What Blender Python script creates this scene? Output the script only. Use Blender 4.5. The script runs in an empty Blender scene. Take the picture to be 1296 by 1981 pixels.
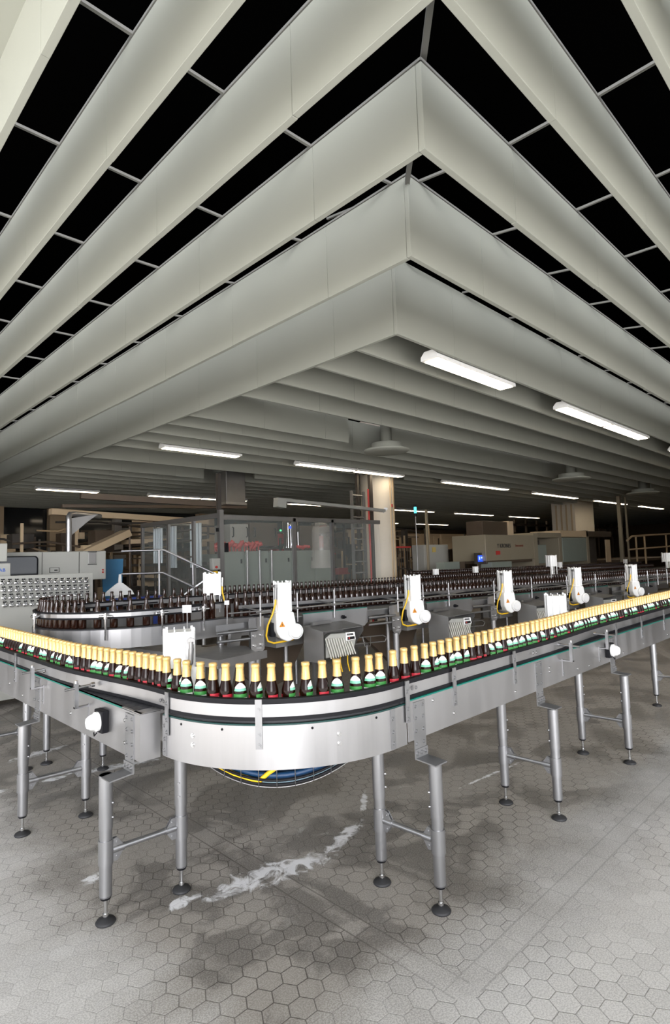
import bpy, math, random
from mathutils import Vector, Matrix
random.seed(7)
C = bpy.context.scene.collection
PI = math.pi
sin, cos = math.sin, math.cos

# ------------------------------------------------------------------ camera, world, exposure
AZ, PITCH, ROLL = math.radians(44.5813), math.radians(4.6134), math.radians(1.7718)
fwd = Vector((sin(AZ)*cos(PITCH), cos(AZ)*cos(PITCH), sin(PITCH)))
r0 = Vector((cos(AZ), -sin(AZ), 0)); u0 = r0.cross(fwd)
cr = r0*cos(ROLL) - u0*sin(ROLL); cu = u0*cos(ROLL) + r0*sin(ROLL)
cam = bpy.data.cameras.new('camera'); cam_o = bpy.data.objects.new('camera', cam); C.objects.link(cam_o)
M = Matrix((cr, cu, -fwd)).transposed().to_4x4(); M.translation = Vector((0, 0, 1.65))
cam_o.matrix_world = M
cam.sensor_fit = 'VERTICAL'; cam.sensor_height = 36; cam.lens = 19.963; cam.clip_start = .05; cam.clip_end = 300
bpy.context.scene.camera = cam_o
vs = bpy.context.scene.view_settings
vs.view_transform = 'Standard'; vs.look = 'None'; vs.gamma = 1; vs.exposure = .50; vs.use_curve_mapping = False
WORLD_STRENGTH = 1.9
w = bpy.data.worlds.new('overcast_daylight'); bpy.context.scene.world = w; w.use_nodes = True
nt = w.node_tree; bg = nt.nodes['Background']; bg.inputs[1].default_value = WORLD_STRENGTH
# overcast sky with an added bright lobe for narrow highlights on bottles and steel
tcw = nt.nodes.new('ShaderNodeTexCoord'); dot = nt.nodes.new('ShaderNodeVectorMath'); dot.operation = 'DOT_PRODUCT'
nv = nt.nodes.new('ShaderNodeVectorMath'); nv.operation = 'NORMALIZE'; nt.links.new(tcw.outputs['Generated'], nv.inputs[0])
nt.links.new(nv.outputs[0], dot.inputs[0]); dot.inputs[1].default_value = Vector((-.62, -.70, .16)).normalized()
mx0 = nt.nodes.new('ShaderNodeMath'); mx0.operation = 'MAXIMUM'; mx0.inputs[1].default_value = 0; nt.links.new(dot.outputs['Value'], mx0.inputs[0])
pw = nt.nodes.new('ShaderNodeMath'); pw.operation = 'POWER'; pw.inputs[1].default_value = 26; nt.links.new(mx0.outputs[0], pw.inputs[0])
rmp = nt.nodes.new('ShaderNodeMix'); rmp.data_type = 'RGBA'; rmp.clamp_factor = True
rmp.inputs[6].default_value = (.62, .65, .70, 1); rmp.inputs[7].default_value = (8.0, 8.0, 8.2, 1)
nt.links.new(pw.outputs[0], rmp.inputs[0]); nt.links.new(rmp.outputs[2], bg.inputs[0])
LAMP = 8.5          # emission of the strip luminaires
sun = bpy.data.lights.new('sun', 'SUN'); sun.energy = 10.0; sun.angle = .02; sun.color = (1.0, .975, .93)
sun_o = bpy.data.objects.new('sun', sun); C.objects.link(sun_o)
sun_o.rotation_euler = Vector((-.20, -.16, 1)).normalized().to_track_quat('Z', 'Y').to_euler()
cy = bpy.context.scene.cycles
cy.max_bounces = 6; cy.diffuse_bounces = 4; cy.glossy_bounces = 3; cy.transmission_bounces = 4; cy.transparent_max_bounces = 8
cy.sample_clamp_indirect = 4.0; cy.caustics_reflective = False; cy.caustics_refractive = False
cy.use_denoising = True

# ------------------------------------------------------------------ materials
MATS = {}
def mat(name, col, rough=.5, metal=0., emis=None, es=0., noise=0., nscale=20., spec=.5, bump=0., alpha=1., coat=0., stretch=None):
    m = bpy.data.materials.new(name); m.use_nodes = True; nt = m.node_tree; b = nt.nodes['Principled BSDF']
    b.inputs['Base Color'].default_value = (*col, 1); b.inputs['Roughness'].default_value = rough
    b.inputs['Metallic'].default_value = metal; b.inputs['Specular IOR Level'].default_value = spec
    b.inputs['Coat Weight'].default_value = coat; b.inputs['Alpha'].default_value = alpha
    if emis: b.inputs['Emission Color'].default_value = (*emis, 1); b.inputs['Emission Strength'].default_value = es
    if noise or bump:
        tc = nt.nodes.new('ShaderNodeTexCoord'); mp = nt.nodes.new('ShaderNodeMapping')
        if stretch: mp.inputs['Scale'].default_value = stretch
        n = nt.nodes.new('ShaderNodeTexNoise'); n.inputs['Scale'].default_value = nscale; n.inputs['Detail'].default_value = 4
        nt.links.new(tc.outputs['Object'], mp.inputs[0]); nt.links.new(mp.outputs[0], n.inputs['Vector'])
        if noise:
            mx = nt.nodes.new('ShaderNodeMix'); mx.data_type = 'RGBA'
            mx.inputs[6].default_value = (*[c*(1-noise) for c in col], 1); mx.inputs[7].default_value = (*[min(1, c*(1+noise)) for c in col], 1)
            nt.links.new(n.outputs['Fac'], mx.inputs[0]); nt.links.new(mx.outputs[2], b.inputs['Base Color'])
            mr = nt.nodes.new('ShaderNodeMapRange'); mr.inputs['From Min'].default_value = .3; mr.inputs['From Max'].default_value = .7
            mr.inputs['To Min'].default_value = max(0, rough-.08); mr.inputs['To Max'].default_value = min(1, rough+.08)
            nt.links.new(n.outputs['Fac'], mr.inputs[0]); nt.links.new(mr.outputs[0], b.inputs['Roughness'])
        if bump:
            bp = nt.nodes.new('ShaderNodeBump'); bp.inputs['Strength'].default_value = bump; bp.inputs['Distance'].default_value = .002
            nt.links.new(n.outputs['Fac'], bp.inputs['Height']); nt.links.new(bp.outputs[0], b.inputs['Normal'])
    MATS[name] = m; return m
STEEL = mat('brushed_steel', (.43, .425, .43), .38, .92, noise=.16, nscale=7, stretch=(1, 1, .12))
STEELD = mat('dull_steel', (.33, .325, .32), .42, .8, noise=.12, nscale=12)
TUBE = mat('tube_steel', (.38, .38, .39), .36, .9, noise=.05, nscale=14, stretch=(2, 2, .1))
BRACK = mat('bracket_steel', (.31, .31, .315), .42, .85, noise=.1, nscale=10)
CHROME = mat('polished_chrome', (.86, .86, .87), .14, 1.)
BOLT = mat('bolt_steel', (.62, .62, .62), .25, 1.)
WHITE = mat('white_paint', (.95, .95, .94), .35, noise=.02, nscale=8)
BAFFLE = mat('baffle_white', (.385, .395, .345), .75, noise=.04, nscale=2.5)
FRAMEW = mat('white_hanger', (.26, .255, .24), .6)
BLACK = mat('black_plastic', (.010, .010, .012), .5, spec=.15)
RUBBER = mat('black_rubber', (.02, .02, .022), .6)
CHAIN = mat('conveyor_chain', (.035, .035, .04), .5, .2, noise=.3, nscale=60)
CHAING = mat('grey_chain', (.3, .31, .3), .4, .6, noise=.3, nscale=50)
GREEN = mat('green_wear_strip', (.0, .17, .13), .4)
TEAL = mat('dark_wear_strip', (.005, .05, .045), .45)
VOID = mat('black_ceiling', (.002, .002, .002), 1., spec=0)
GOLD = mat('gold_foil', (.74, .49, .19), .34, .35, noise=.12, nscale=90)
GLASS = mat('brown_bottle_glass', (.011, .003, .0015), .10, spec=.20, noise=.3, nscale=15)
GLASSB = mat('amber_bottle_glass', (.020, .007, .004), .10, spec=.6, noise=.3, nscale=15)
LABELW = mat('label_white', (.82, .83, .79), .5)
LABELG = mat('label_pale_green', (.18, .50, .34), .5)
LABELD = mat('label_green', (.03, .20, .035), .5)
LABELR = mat('label_red', (.42, .015, .03), .5)
YELLOW = mat('yellow_cable', (.85, .52, .02), .4)
BLUE = mat('blue_cable', (.005, .04, .11), .5)
BLUEP = mat('blue_panel', (.045, .19, .36), .5, noise=.1, nscale=5)
LBLUE = mat('pale_blue_hose', (.42, .60, .72), .35)
ORANGE = mat('warning_orange', (.70, .26, .01), .5)
RED = mat('red_paint', (.42, .03, .025), .45)
BEIGE = mat('beige_paint', (.55, .42, .27), .7, noise=.06, nscale=3)
COLW = mat('column_paint', (.70, .64, .54), .7, noise=.05, nscale=3)
WALLB = mat('hall_wall', (.16, .11, .065), .8, noise=.2, nscale=.7)
DARKM = mat('dark_machine', (.045, .038, .032), .6, noise=.3, nscale=6)
BROWNM = mat('brown_metal', (.09, .065, .045), .5, .3, noise=.3, nscale=5)
GREYM = mat('grey_machine', (.40, .40, .37), .45, .25, noise=.08, nscale=4)
GREYG = mat('grey_green_cabinet', (.22, .25, .22), .45, .1, noise=.08, nscale=3)
CREAM = mat('cream_panel', (.30, .26, .19), .5, .3, noise=.08, nscale=3)
INVERT = mat('cast_white', (.68, .66, .60), .45)
WOODC = mat('cardboard', (.30, .20, .13), .8)
LAMPM = mat('lamp_lens', (1, 1, 1), .4, emis=(1, .84, .62), es=LAMP)
SCREEN = mat('screen_blue', (.0, .02, .2), .3, emis=(.02, .08, .8), es=1.2)
CYAN = mat('beacon_cyan', (.0, .3, .4), .3, emis=(.1, .7, .8), es=1.5)
TEXTD = mat('dark_lettering', (.03, .03, .03), .5)
TEXTB = mat('blue_lettering', (.01, .10, .45), .5)
WINDARK = mat('dark_window', (.02, .022, .025), .08, spec=.8)
PANE = mat('clear_pane', (.55, .60, .58), .06, spec=.5, alpha=.09)
FOAM = mat('soap_foam', (.82, .82, .84), .5, bump=.4, nscale=80)

# small helper for shader maths
class S:
    def __init__(s, nt, o): s.nt = nt; s.o = o
    def _m(s, op, b=None, c=None, clamp=False):
        n = s.nt.nodes.new('ShaderNodeMath'); n.operation = op; n.use_clamp = clamp
        s.nt.links.new(s.o, n.inputs[0])
        for i, v in ((1, b), (2, c)):
            if v is None: continue
            if isinstance(v, S): s.nt.links.new(v.o, n.inputs[i])
            else: n.inputs[i].default_value = v
        return S(s.nt, n.outputs[0])
    def __add__(s, b): return s._m('ADD', b)
    def __sub__(s, b): return s._m('SUBTRACT', b)
    def __mul__(s, b): return s._m('MULTIPLY', b)
    def fmod(s, b): return s._m('FLOORED_MODULO', b)
    def abs(s): return s._m('ABSOLUTE')
    def max(s, b): return s._m('MAXIMUM', b)
    def min(s, b): return s._m('MINIMUM', b)
    def lt(s, b): return s._m('LESS_THAN', b)
    def gt(s, b): return s._m('GREATER_THAN', b)
    def smooth(s, a, b):
        n = s.nt.nodes.new('ShaderNodeMapRange'); n.interpolation_type = 'SMOOTHSTEP'
        s.nt.links.new(s.o, n.inputs[0]); n.inputs[1].default_value = a; n.inputs[2].default_value = b
        return S(s.nt, n.outputs[0])
    def mix(s, a, b): return (b*s) + (a*(s*-1+1))
def mixc(nt, f, a, b, mode='MIX'):
    n = nt.nodes.new('ShaderNodeMix'); n.data_type = 'RGBA'; n.blend_type = mode
    if isinstance(f, S): nt.links.new(f.o, n.inputs[0])
    else: n.inputs[0].default_value = f
    for i, v in ((6, a), (7, b)):
        if isinstance(v, tuple): n.inputs[i].default_value = (*v, 1)
        else: nt.links.new(v, n.inputs[i])
    return n.outputs[2]

def floor_material():
    m = bpy.data.materials.new('hexagonal_pavers'); m.use_nodes = True; nt = m.node_tree; B = nt.nodes['Principled BSDF']
    g = nt.nodes.new('ShaderNodeNewGeometry'); sp = nt.nodes.new('ShaderNodeSeparateXYZ'); nt.links.new(g.outputs['Position'], sp.inputs[0])
    X, Y = S(nt, sp.outputs[0]), S(nt, sp.outputs[1])
    def noise(scale, detail=4, rough=.5, off=0., dist=0.):
        n = nt.nodes.new('ShaderNodeTexNoise'); n.inputs['Scale'].default_value = scale; n.inputs['Detail'].default_value = detail
        n.inputs['Roughness'].default_value = rough; n.inputs['Distortion'].default_value = dist
        mp = nt.nodes.new('ShaderNodeMapping'); mp.inputs['Location'].default_value = (off, off*1.7, 0)
        nt.links.new(g.outputs['Position'], mp.inputs[0]); nt.links.new(mp.outputs[0], n.inputs['Vector'])
        return S(nt, n.outputs['Fac'])
    # hexagon lattice, neighbours 0.098 m apart along Y
    k = 1/.098; R3 = 3**.5
    wob = (noise(3, 2, off=9)-.5)*.008
    px, py = (X+wob)*k, (Y+wob)*k            # px pairs with sqrt3 period, py with 1
    ax, ay = px.fmod(R3)-R3/2, py.fmod(1.)-.5
    bx, by = (px-R3/2).fmod(R3)-R3/2, (py-.5).fmod(1.)-.5
    sel = (ax*ax+ay*ay).lt(bx*bx+by*by)
    gx, gy = sel.mix(bx, ax), sel.mix(by, ay)
    e = S(nt, gy.abs().o).max(gy.abs()*.5+gx.abs()*(R3/2))
    edge = e*-1+.5                             # 0 at the joint
    cidx, cidy = px-gx, py-gy
    cmb = nt.nodes.new('ShaderNodeCombineXYZ'); nt.links.new(cidx.o, cmb.inputs[0]); nt.links.new(cidy.o, cmb.inputs[1])
    wn = nt.nodes.new('ShaderNodeTexWhiteNoise'); nt.links.new(cmb.outputs[0], wn.inputs['Vector'])
    cell = S(nt, wn.outputs['Value'])
    patch = noise(1.1, 3, off=3)
    joint = (edge.smooth(.008, .035)*-1+1)
    jstr = patch.smooth(.38, .58)*.65+.3
    # straight stone bands
    inb = (X.gt(1.86)._m('MULTIPLY', X.lt(1.965)))*Y.gt(1.30)
    inb2 = (Y.gt(1.28)*Y.lt(1.385))*X.gt(1.90)
    band = inb.max(inb2)
    bl = ((X-1.86).abs().lt(.004).max((X-1.965).abs().lt(.004)))*Y.gt(1.33)
    bl2 = ((Y-1.28).abs().lt(.004).max((Y-1.385).abs().lt(.004)))*X.gt(1.96)
    cross = (Y.fmod(.23).lt(.006))*inb
    cross2 = (X.fmod(.23).lt(.006))*inb2
    blines = bl.max(bl2).max(cross).max(cross2)
    joint = (band*-1+1)*joint*jstr
    joint = joint.max(blines*.6)
    # inside (under and behind the conveyors) is wet and dirty, outside dry and pale
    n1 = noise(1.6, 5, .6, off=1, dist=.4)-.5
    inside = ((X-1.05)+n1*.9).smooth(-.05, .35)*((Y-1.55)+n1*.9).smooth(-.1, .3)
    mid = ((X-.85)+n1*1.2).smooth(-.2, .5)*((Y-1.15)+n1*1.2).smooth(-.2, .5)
    wet = noise(1.9, 6, .62, off=5, dist=.8).smooth(.47, .56)
    speck = noise(150, 2, .75, off=2)
    speck2 = noise(420, 1, .6, off=4)
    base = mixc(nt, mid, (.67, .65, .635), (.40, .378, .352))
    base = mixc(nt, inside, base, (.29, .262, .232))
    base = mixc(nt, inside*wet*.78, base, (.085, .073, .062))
    base = mixc(nt, (cell-.5)*.16+.08, base, (.16, .15, .14))
    sp_ = (speck.smooth(.42, .62)*.55+speck2.smooth(.4, .6)*.45)
    base = mixc(nt, sp_*(inside*-.18+.42), base, (.20, .19, .18))
    base = mixc(nt, (speck.smooth(.54, .44)*(inside*-.15+.30)), base, (.80, .78, .75))
    base = mixc(nt, joint*(inside*.5+.38), base, (.06, .05, .045))
    # pale lime and soap stains
    st = noise(4.5, 6, .7, off=11, dist=1.2).smooth(.60, .68)*noise(.9, 2, .5, off=13).smooth(.5, .62)
    base = mixc(nt, st*.35*mid, base, (.55, .53, .50))
    # foam streaks lying on the floor
    def ell(cx, cy, a, b, ang):
        ca, sa = cos(ang), sin(ang)
        u = ((X-cx)*ca+(Y-cy)*sa)*(1/a); v = ((Y-cy)*ca-(X-cx)*sa)*(1/b)
        return (u*u+v*v)*-1+1
    f = ell(1.92, 2.52, .46, .13, -.26)
    for q in [(1.48, 2.645, .14, .06, -.1), (2.45, 2.5, .28, .07, .3), (1.26, 3.19, .09, .07, .5), (2.08, 4.72, .42, .07, -.35), (1.62, 4.85, .16, .06, .1),
              (1.72, 5.6, .3, .09, .2), (1.2, 4.9, .12, .05, 0), (3.9, 2.35, .45, .02, -.1), (2.9, 2.75, .2, .03, .7)]:
        f = f.max(ell(*q))
    fn = noise(9, 5, .65, off=21, dist=1.5)
    foam = (f.max(-1)*.26+fn).smooth(.58, .78)*f.smooth(0.0, .25)
    base = mixc(nt, foam*.9, base, (.80, .80, .82))
    nt.links.new(base, B.inputs['Base Color'])
    rough = (inside*wet*-.42+.82)
    nt.links.new(rough.o, B.inputs['Roughness']); B.inputs['Specular IOR Level'].default_value = .45
    h = (joint*-1)+(speck*.12)+(foam*.6)
    bp = nt.nodes.new('ShaderNodeBump'); bp.inputs['Strength'].default_value = .5; bp.inputs['Distance'].default_value = .0025
    nt.links.new(h.o, bp.inputs['Height']); nt.links.new(bp.outputs[0], B.inputs['Normal'])
    return m

# ------------------------------------------------------------------ mesh building
class MB:
    def __init__(s): s.v = []; s.f = []; s.m = []; s.mats = []; s.cur = 0; s.sm = []
    def use(s, m):
        if m not in s.mats: s.mats.append(m)
        s.cur = s.mats.index(m); return s
    def add(s, vs_, fs, smooth=False):
        o = len(s.v); s.v += [tuple(v) for v in vs_]
        for f in fs: s.f.append([i+o for i in f]); s.m.append(s.cur); s.sm.append(smooth)
        return s
    def box(s, x0, x1, y0, y1, z0, z1):
        return s.add([(x0,y0,z0),(x1,y0,z0),(x1,y1,z0),(x0,y1,z0),(x0,y0,z1),(x1,y0,z1),(x1,y1,z1),(x0,y1,z1)],
                     [(0,3,2,1),(4,5,6,7),(0,1,5,4),(1,2,6,5),(2,3,7,6),(3,0,4,7)])
    def cbox(s, c, d): return s.box(c[0]-d[0]/2, c[0]+d[0]/2, c[1]-d[1]/2, c[1]+d[1]/2, c[2]-d[2]/2, c[2]+d[2]/2)
    def bar(s, a, b, w_, t, up=(0,0,1)):
        a, b = Vector(a), Vector(b); d = (b-a).normalized(); up = Vector(up)
        if abs(d.dot(up)) > .98: up = Vector((1,0,0))
        sx = d.cross(up).normalized()*w_/2; sy = sx.cross(d).normalized()*t/2
        p = [a-sx-sy, a+sx-sy, a+sx+sy, a-sx+sy, b-sx-sy, b+sx-sy, b+sx+sy, b-sx+sy]
        return s.add(p, [(0,3,2,1),(4,5,6,7),(0,1,5,4),(1,2,6,5),(2,3,7,6),(3,0,4,7)])
    def cyl(s, a, b, r, r2=None, n=14, cap=True):
        r2 = r if r2 is None else r2; a, b = Vector(a), Vector(b); d = (b-a).normalized()
        up = Vector((0,0,1)) if abs(d.z) < .95 else Vector((1,0,0)); x = d.cross(up).normalized(); y = d.cross(x).normalized()
        p = [a+(x*cos(2*PI*i/n)+y*sin(2*PI*i/n))*r for i in range(n)]+[b+(x*cos(2*PI*i/n)+y*sin(2*PI*i/n))*r2 for i in range(n)]
        s.add(p, [(i, n+i, n+(i+1)%n, (i+1)%n) for i in range(n)], True)
        if cap: s.add(p, [tuple(range(n)), tuple(range(2*n-1, n-1, -1))])
        return s
    def lathe(s, prof, c=(0,0,0), n=20, a0=0., a1=2*PI):
        full = abs(a1-a0-2*PI) < 1e-6; k = n if full else n+1; p = []
        for r, z in prof:
            for i in range(k):
                a = a0+(a1-a0)*i/n; p.append((c[0]+r*cos(a), c[1]+r*sin(a), c[2]+z))
        fs = []
        for j in range(len(prof)-1):
            for i in range(n):
                i2 = (i+1)%k; fs.append((j*k+i, j*k+i2, (j+1)*k+i2, (j+1)*k+i))
        return s.add(p, fs, True)
    def tube(s, pts, r, n=8):
        pts = [Vector(p) for p in pts]; rings = []
        up = Vector((0,0,1)); px_ = None
        for i, p in enumerate(pts):
            d = (pts[min(i+1, len(pts)-1)]-pts[max(i-1, 0)]).normalized()
            if px_ is None:
                x = d.cross(up if abs(d.z) < .95 else Vector((1,0,0))).normalized()
            else: x = (px_-d*px_.dot(d)).normalized()
            px_ = x; y = d.cross(x)
            rings.append([p+(x*cos(2*PI*j/n)+y*sin(2*PI*j/n))*r for j in range(n)])
        vv = [q for r_ in rings for q in r_]
        fs = [(i*n+j, i*n+(j+1)%n, (i+1)*n+(j+1)%n, (i+1)*n+j) for i in range(len(pts)-1) for j in range(n)]
        s.add(vv, fs, True); s.add(vv, [tuple(range(n)), tuple(range(len(vv)-1, len(vv)-n-1, -1))])
        return s
    def prism(s, poly, axis, a, b):
        # poly: 2-D outline, extruded along axis from a to b
        def P(u, v, t): return (t,u,v) if axis == 'x' else ((u,t,v) if axis == 'y' else (u,v,t))
        n = len(poly); p = [P(u,v,a) for u,v in poly]+[P(u,v,b) for u,v in poly]
        return s.add(p, [tuple(range(n)), tuple(range(2*n-1, n-1, -1))]+[(i,n+i,n+(i+1)%n,(i+1)%n) for i in range(n)])
    def strip(s, path, z0, z1, t):
        # vertical band following a plan path, thickness t to the left of the path
        L = []
        for i, p in enumerate(path):
            a = Vector(path[max(i-1,0)]); b = Vector(path[min(i+1,len(path)-1)]); d = (b-a).normalized(); nrm = Vector((-d.y, d.x))
            q = Vector(p)+nrm*t; L.append((p, q))
        v = []
        for p, q in L: v += [(p[0],p[1],z0),(q[0],q[1],z0),(q[0],q[1],z1),(p[0],p[1],z1)]
        f = []
        for i in range(len(L)-1):
            for k in range(4): f.append((i*4+k, i*4+(k+1)%4, (i+1)*4+(k+1)%4, (i+1)*4+k))
        n = (len(L)-1)*4; f += [(0,3,2,1),(n,n+1,n+2,n+3)]
        return s.add(v, f)
    def ribbon(s, path, wid, z, th=.012):
        # flat band (chain) centred on a plan path
        L = []
        for i, p in enumerate(path):
            a = Vector(path[max(i-1,0)]); b = Vector(path[min(i+1,len(path)-1)]); d = (b-a).normalized(); nrm = Vector((-d.y, d.x))*wid/2
            p = Vector(p); L.append((p-nrm, p+nrm))
        v = []
        for p, q in L: v += [(p.x,p.y,z-th),(q.x,q.y,z-th),(q.x,q.y,z),(p.x,p.y,z)]
        f = []
        for i in range(len(L)-1):
            for k in range(4): f.append((i*4+k, i*4+(k+1)%4, (i+1)*4+(k+1)%4, (i+1)*4+k))
        n = (len(L)-1)*4; f += [(0,3,2,1),(n,n+1,n+2,n+3)]
        return s.add(v, f)
    def build(s, name, m=None, parent=None, bevel=0., loc=None):
        me = bpy.data.meshes.new(name); me.from_pydata(s.v, [], s.f)
        ms = s.mats if s.mats else [m]
        for q in ms: me.materials.append(q)
        for i, p in enumerate(me.polygons):
            p.material_index = s.m[i] if s.mats else 0; p.use_smooth = s.sm[i]
        me.update()
        import bmesh
        bm = bmesh.new(); bm.from_mesh(me); bmesh.ops.recalc_face_normals(bm, faces=bm.faces); bm.to_mesh(me); bm.free()
        o = bpy.data.objects.new(name, me); C.objects.link(o)
        if loc is not None: o.location = loc
        if parent is not None:
            o.parent = parent
            if loc is None: o.location = -parent.location if parent.rotation_euler.z == 0 else (0,0,0)
        if bevel:
            b = o.modifiers.new('bevel', 'BEVEL'); b.width = bevel; b.segments = 2; b.limit_method = 'ANGLE'
        return o
def tag(o, label, cat, group=None, kind=None):
    o['label'] = label; o['category'] = cat
    if group: o['group'] = group
    if kind: o['kind'] = kind
    return o
def thing(name, label, cat, loc=(0,0,0), group=None, rz=0.):
    o = bpy.data.objects.new(name, None); C.objects.link(o); o.location = loc; o.rotation_euler = (0,0,rz); o.empty_display_size = .1
    return tag(o, label, cat, group)
def struct(o): o['kind'] = 'structure'; return o
def copy_tree(root, loc, label=None, rz=None, parent=None):
    def cp(o, par):
        c = o.copy(); C.objects.link(c)
        if par is not None: c.parent = par; c.matrix_parent_inverse = o.matrix_parent_inverse
        for ch in KIDS.get(o.name, []): cp(ch, c)
        return c
    r = cp(root, parent); r.location = loc
    if rz is not None: r.rotation_euler = (0,0,rz)
    if label: r['label'] = label
    return r
KIDS = {}
def index_kids(root):
    def rec(o):
        KIDS[o.name] = [x for x in C.objects if x.parent == o]
        for x in KIDS[o.name]: rec(x)
    rec(root)
ORD = ['first','second','third','fourth','fifth','sixth','seventh','eighth','ninth','tenth','eleventh','twelfth','thirteenth','fourteenth','fifteenth','sixteenth','seventeenth','eighteenth','nineteenth']
TENS = {2:'twent',3:'thirt',4:'fort',5:'fift',6:'sixt',7:'sevent',8:'eight',9:'ninet'}
def ordinal(n):  # 1-based
    if n < 20: return ORD[n-1]
    if n >= 100: return 'hundredth' if n == 100 else 'hundred and '+ordinal(n-100)
    t, u = divmod(n, 10)
    return TENS[t]+'ieth' if u == 0 else TENS[t]+'y-'+ORD[u-1]

# ------------------------------------------------------------------ structure
FL = MB().box(-70, 60, -70, 60, -.1, 0).build('floor', floor_material()); struct(FL)
cl = MB().box(-2.0, 60, -3.6, 60, 6.2, 6.3).build('ceiling', VOID); struct(cl)
cl = MB().box(-2.0, .655, -3.6, 41, 3.97, 4.03).box(.655, 52, -3.6, .11, 3.97, 4.03).build('ceiling', BAFFLE); struct(cl)
HZ = 3.6        # underside of the baffles
TZ = 4.1
wb = MB()
wb.use(WALLB); wb.box(-2.8, 52.2, 41, 41.2, 0, 6.2); struct(wb.build('wall_back'))
wb = MB(); wb.use(WALLB); wb.box(52, 52.2, -3.8, 41, 0, 6.2); struct(wb.build('wall_right'))
wb = MB(); wb.use(WALLB); wb.box(-2.8, -2.6, 7.5, 41, 0, 6.2); struct(wb.build('added_wall_left'))  # unseen, added to keep side sky light off the background
wb = MB(); wb.use(WALLB); wb.box(9, 52, -3.8, -3.6, 0, 6.2); struct(wb.build('added_wall_front'))  # likewise unseen, put in to block daylight entering from the right side

# ------------------------------------------------------------------ L-shaped ceiling baffles round the corner
TH = .034
#      X of left wing outer face, Y of right wing outer face, bottom, top
LB = [(3.83, 3.04, 3.6, 4.31), (2.894, 2.155, 3.6, 4.16), (2.19-TH, 1.532-TH, 3.6, 4.05), (1.59-TH, 1.02-TH, 3.6, 4.03), (1.105-TH, .581-TH, 3.6, 4.03), (.687-TH, .15, 3.6, 4.03)]
def panel_run(m, axis, fixed, t, a, b, z0, z1, step, off=0.):
    # butted panels with hairline gaps and tiny level differences
    x = a; k = 0
    while x < b-.01:
        e = min(b, x+(off if (k == 0 and off) else step)); dz = random.uniform(-.0035, .0035)
        if axis == 'x': m.box(x+.0012, e-.0012, fixed, fixed+t, z0+dz, z1)
        else: m.box(fixed, fixed+t, x+.0012, e-.0012, z0+dz, z1)
        x = e; k += 1
names = ['innermost, nearest the lamps', 'second from the innermost', 'third from the innermost', 'fourth from the innermost', 'fifth from the innermost', 'outermost, almost overhead']
for i, (lx, ly, z0, z1) in enumerate(LB):
    m = MB(); panel_run(m, 'x', ly, TH, lx, 48, z0, z1, 1.25, .9)
    o = m.build('ceiling_baffle', BAFFLE, bevel=.002)
    tag(o, 'long white baffle running right from the ceiling corner, %s' % names[i], 'ceiling baffle', 'corner baffles running right')
    m = MB(); panel_run(m, 'y', lx, TH, ly+TH+.001, 39, z0, z1, 1.25, .75)
    o = m.build('ceiling_baffle', BAFFLE, bevel=.002)
    tag(o, 'long white baffle running left from the ceiling corner, %s' % names[i], 'ceiling baffle', 'corner baffles running left')
# hanger grid above the corner baffles
hg = thing('hanger_grid', 'thin pale metal hanger bars crossing the black gaps between corner baffles', 'ceiling frame', (2.2, 1.6, 4.1))
XL = [(.70, 4.045), (1.09, 4.045), (1.575, 4.045), (2.175, 4.065), (2.90, 4.175), (3.83, 4.325)]
YL = [(.165, 4.045), (.56, 4.045), (1.0, 4.045), (1.515, 4.065), (2.17, 4.175), (3.05, 4.325)]
for k in range(38):
    y = 2.3+k*.93; m = MB()
    for a, b in zip(XL[:-1], XL[1:]): m.bar((a[0], y, a[1]), (b[0], y, b[1]), .016, .016)
    m.build('cross_bar', FRAMEW, hg)
for k in range(48):
    x = 3.02+k*.96; m = MB()
    for a, b in zip(YL[:-1], YL[1:]): m.bar((x, a[0], a[1]), (x, b[0], b[1]), .016, .016)
    m.build('cross_bar', FRAMEW, hg)
m = MB(); m.bar((.7, .1, 4.115), (2.9, 2.165, 4.115), .03, .03)
m.bar((1.6, 1.05, 4.10), (1.8, 1.5, 4.10), .02, .02); m.bar((1.75, 1.02, 4.10), (1.98, 1.42, 4.10), .02, .02)
m.build('diagonal_bar', FRAMEW, hg)
m = MB()
for lx, ly, z0, z1 in LB[1:]:
    zt = z1+.004; m.box(lx-.004, lx+.02, ly, 36, zt, zt+.014); m.box(lx, 46, ly-.004, ly+.02, zt, zt+.014)
m.build('edge_rail', FRAMEW, hg)
m = MB(); m.cyl((3.9, 2.75, 4.35), (46, 2.75, 4.35), .012, n=8)
for k in range(30): m.box(4.4+k*1.1, 4.43+k*1.1, 2.73, 2.77, 4.32, 4.38)
tag(m.build('cable_rod', STEELD), 'thin dark rod running in the gap beside the innermost right-hand baffle', 'rod')

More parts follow.
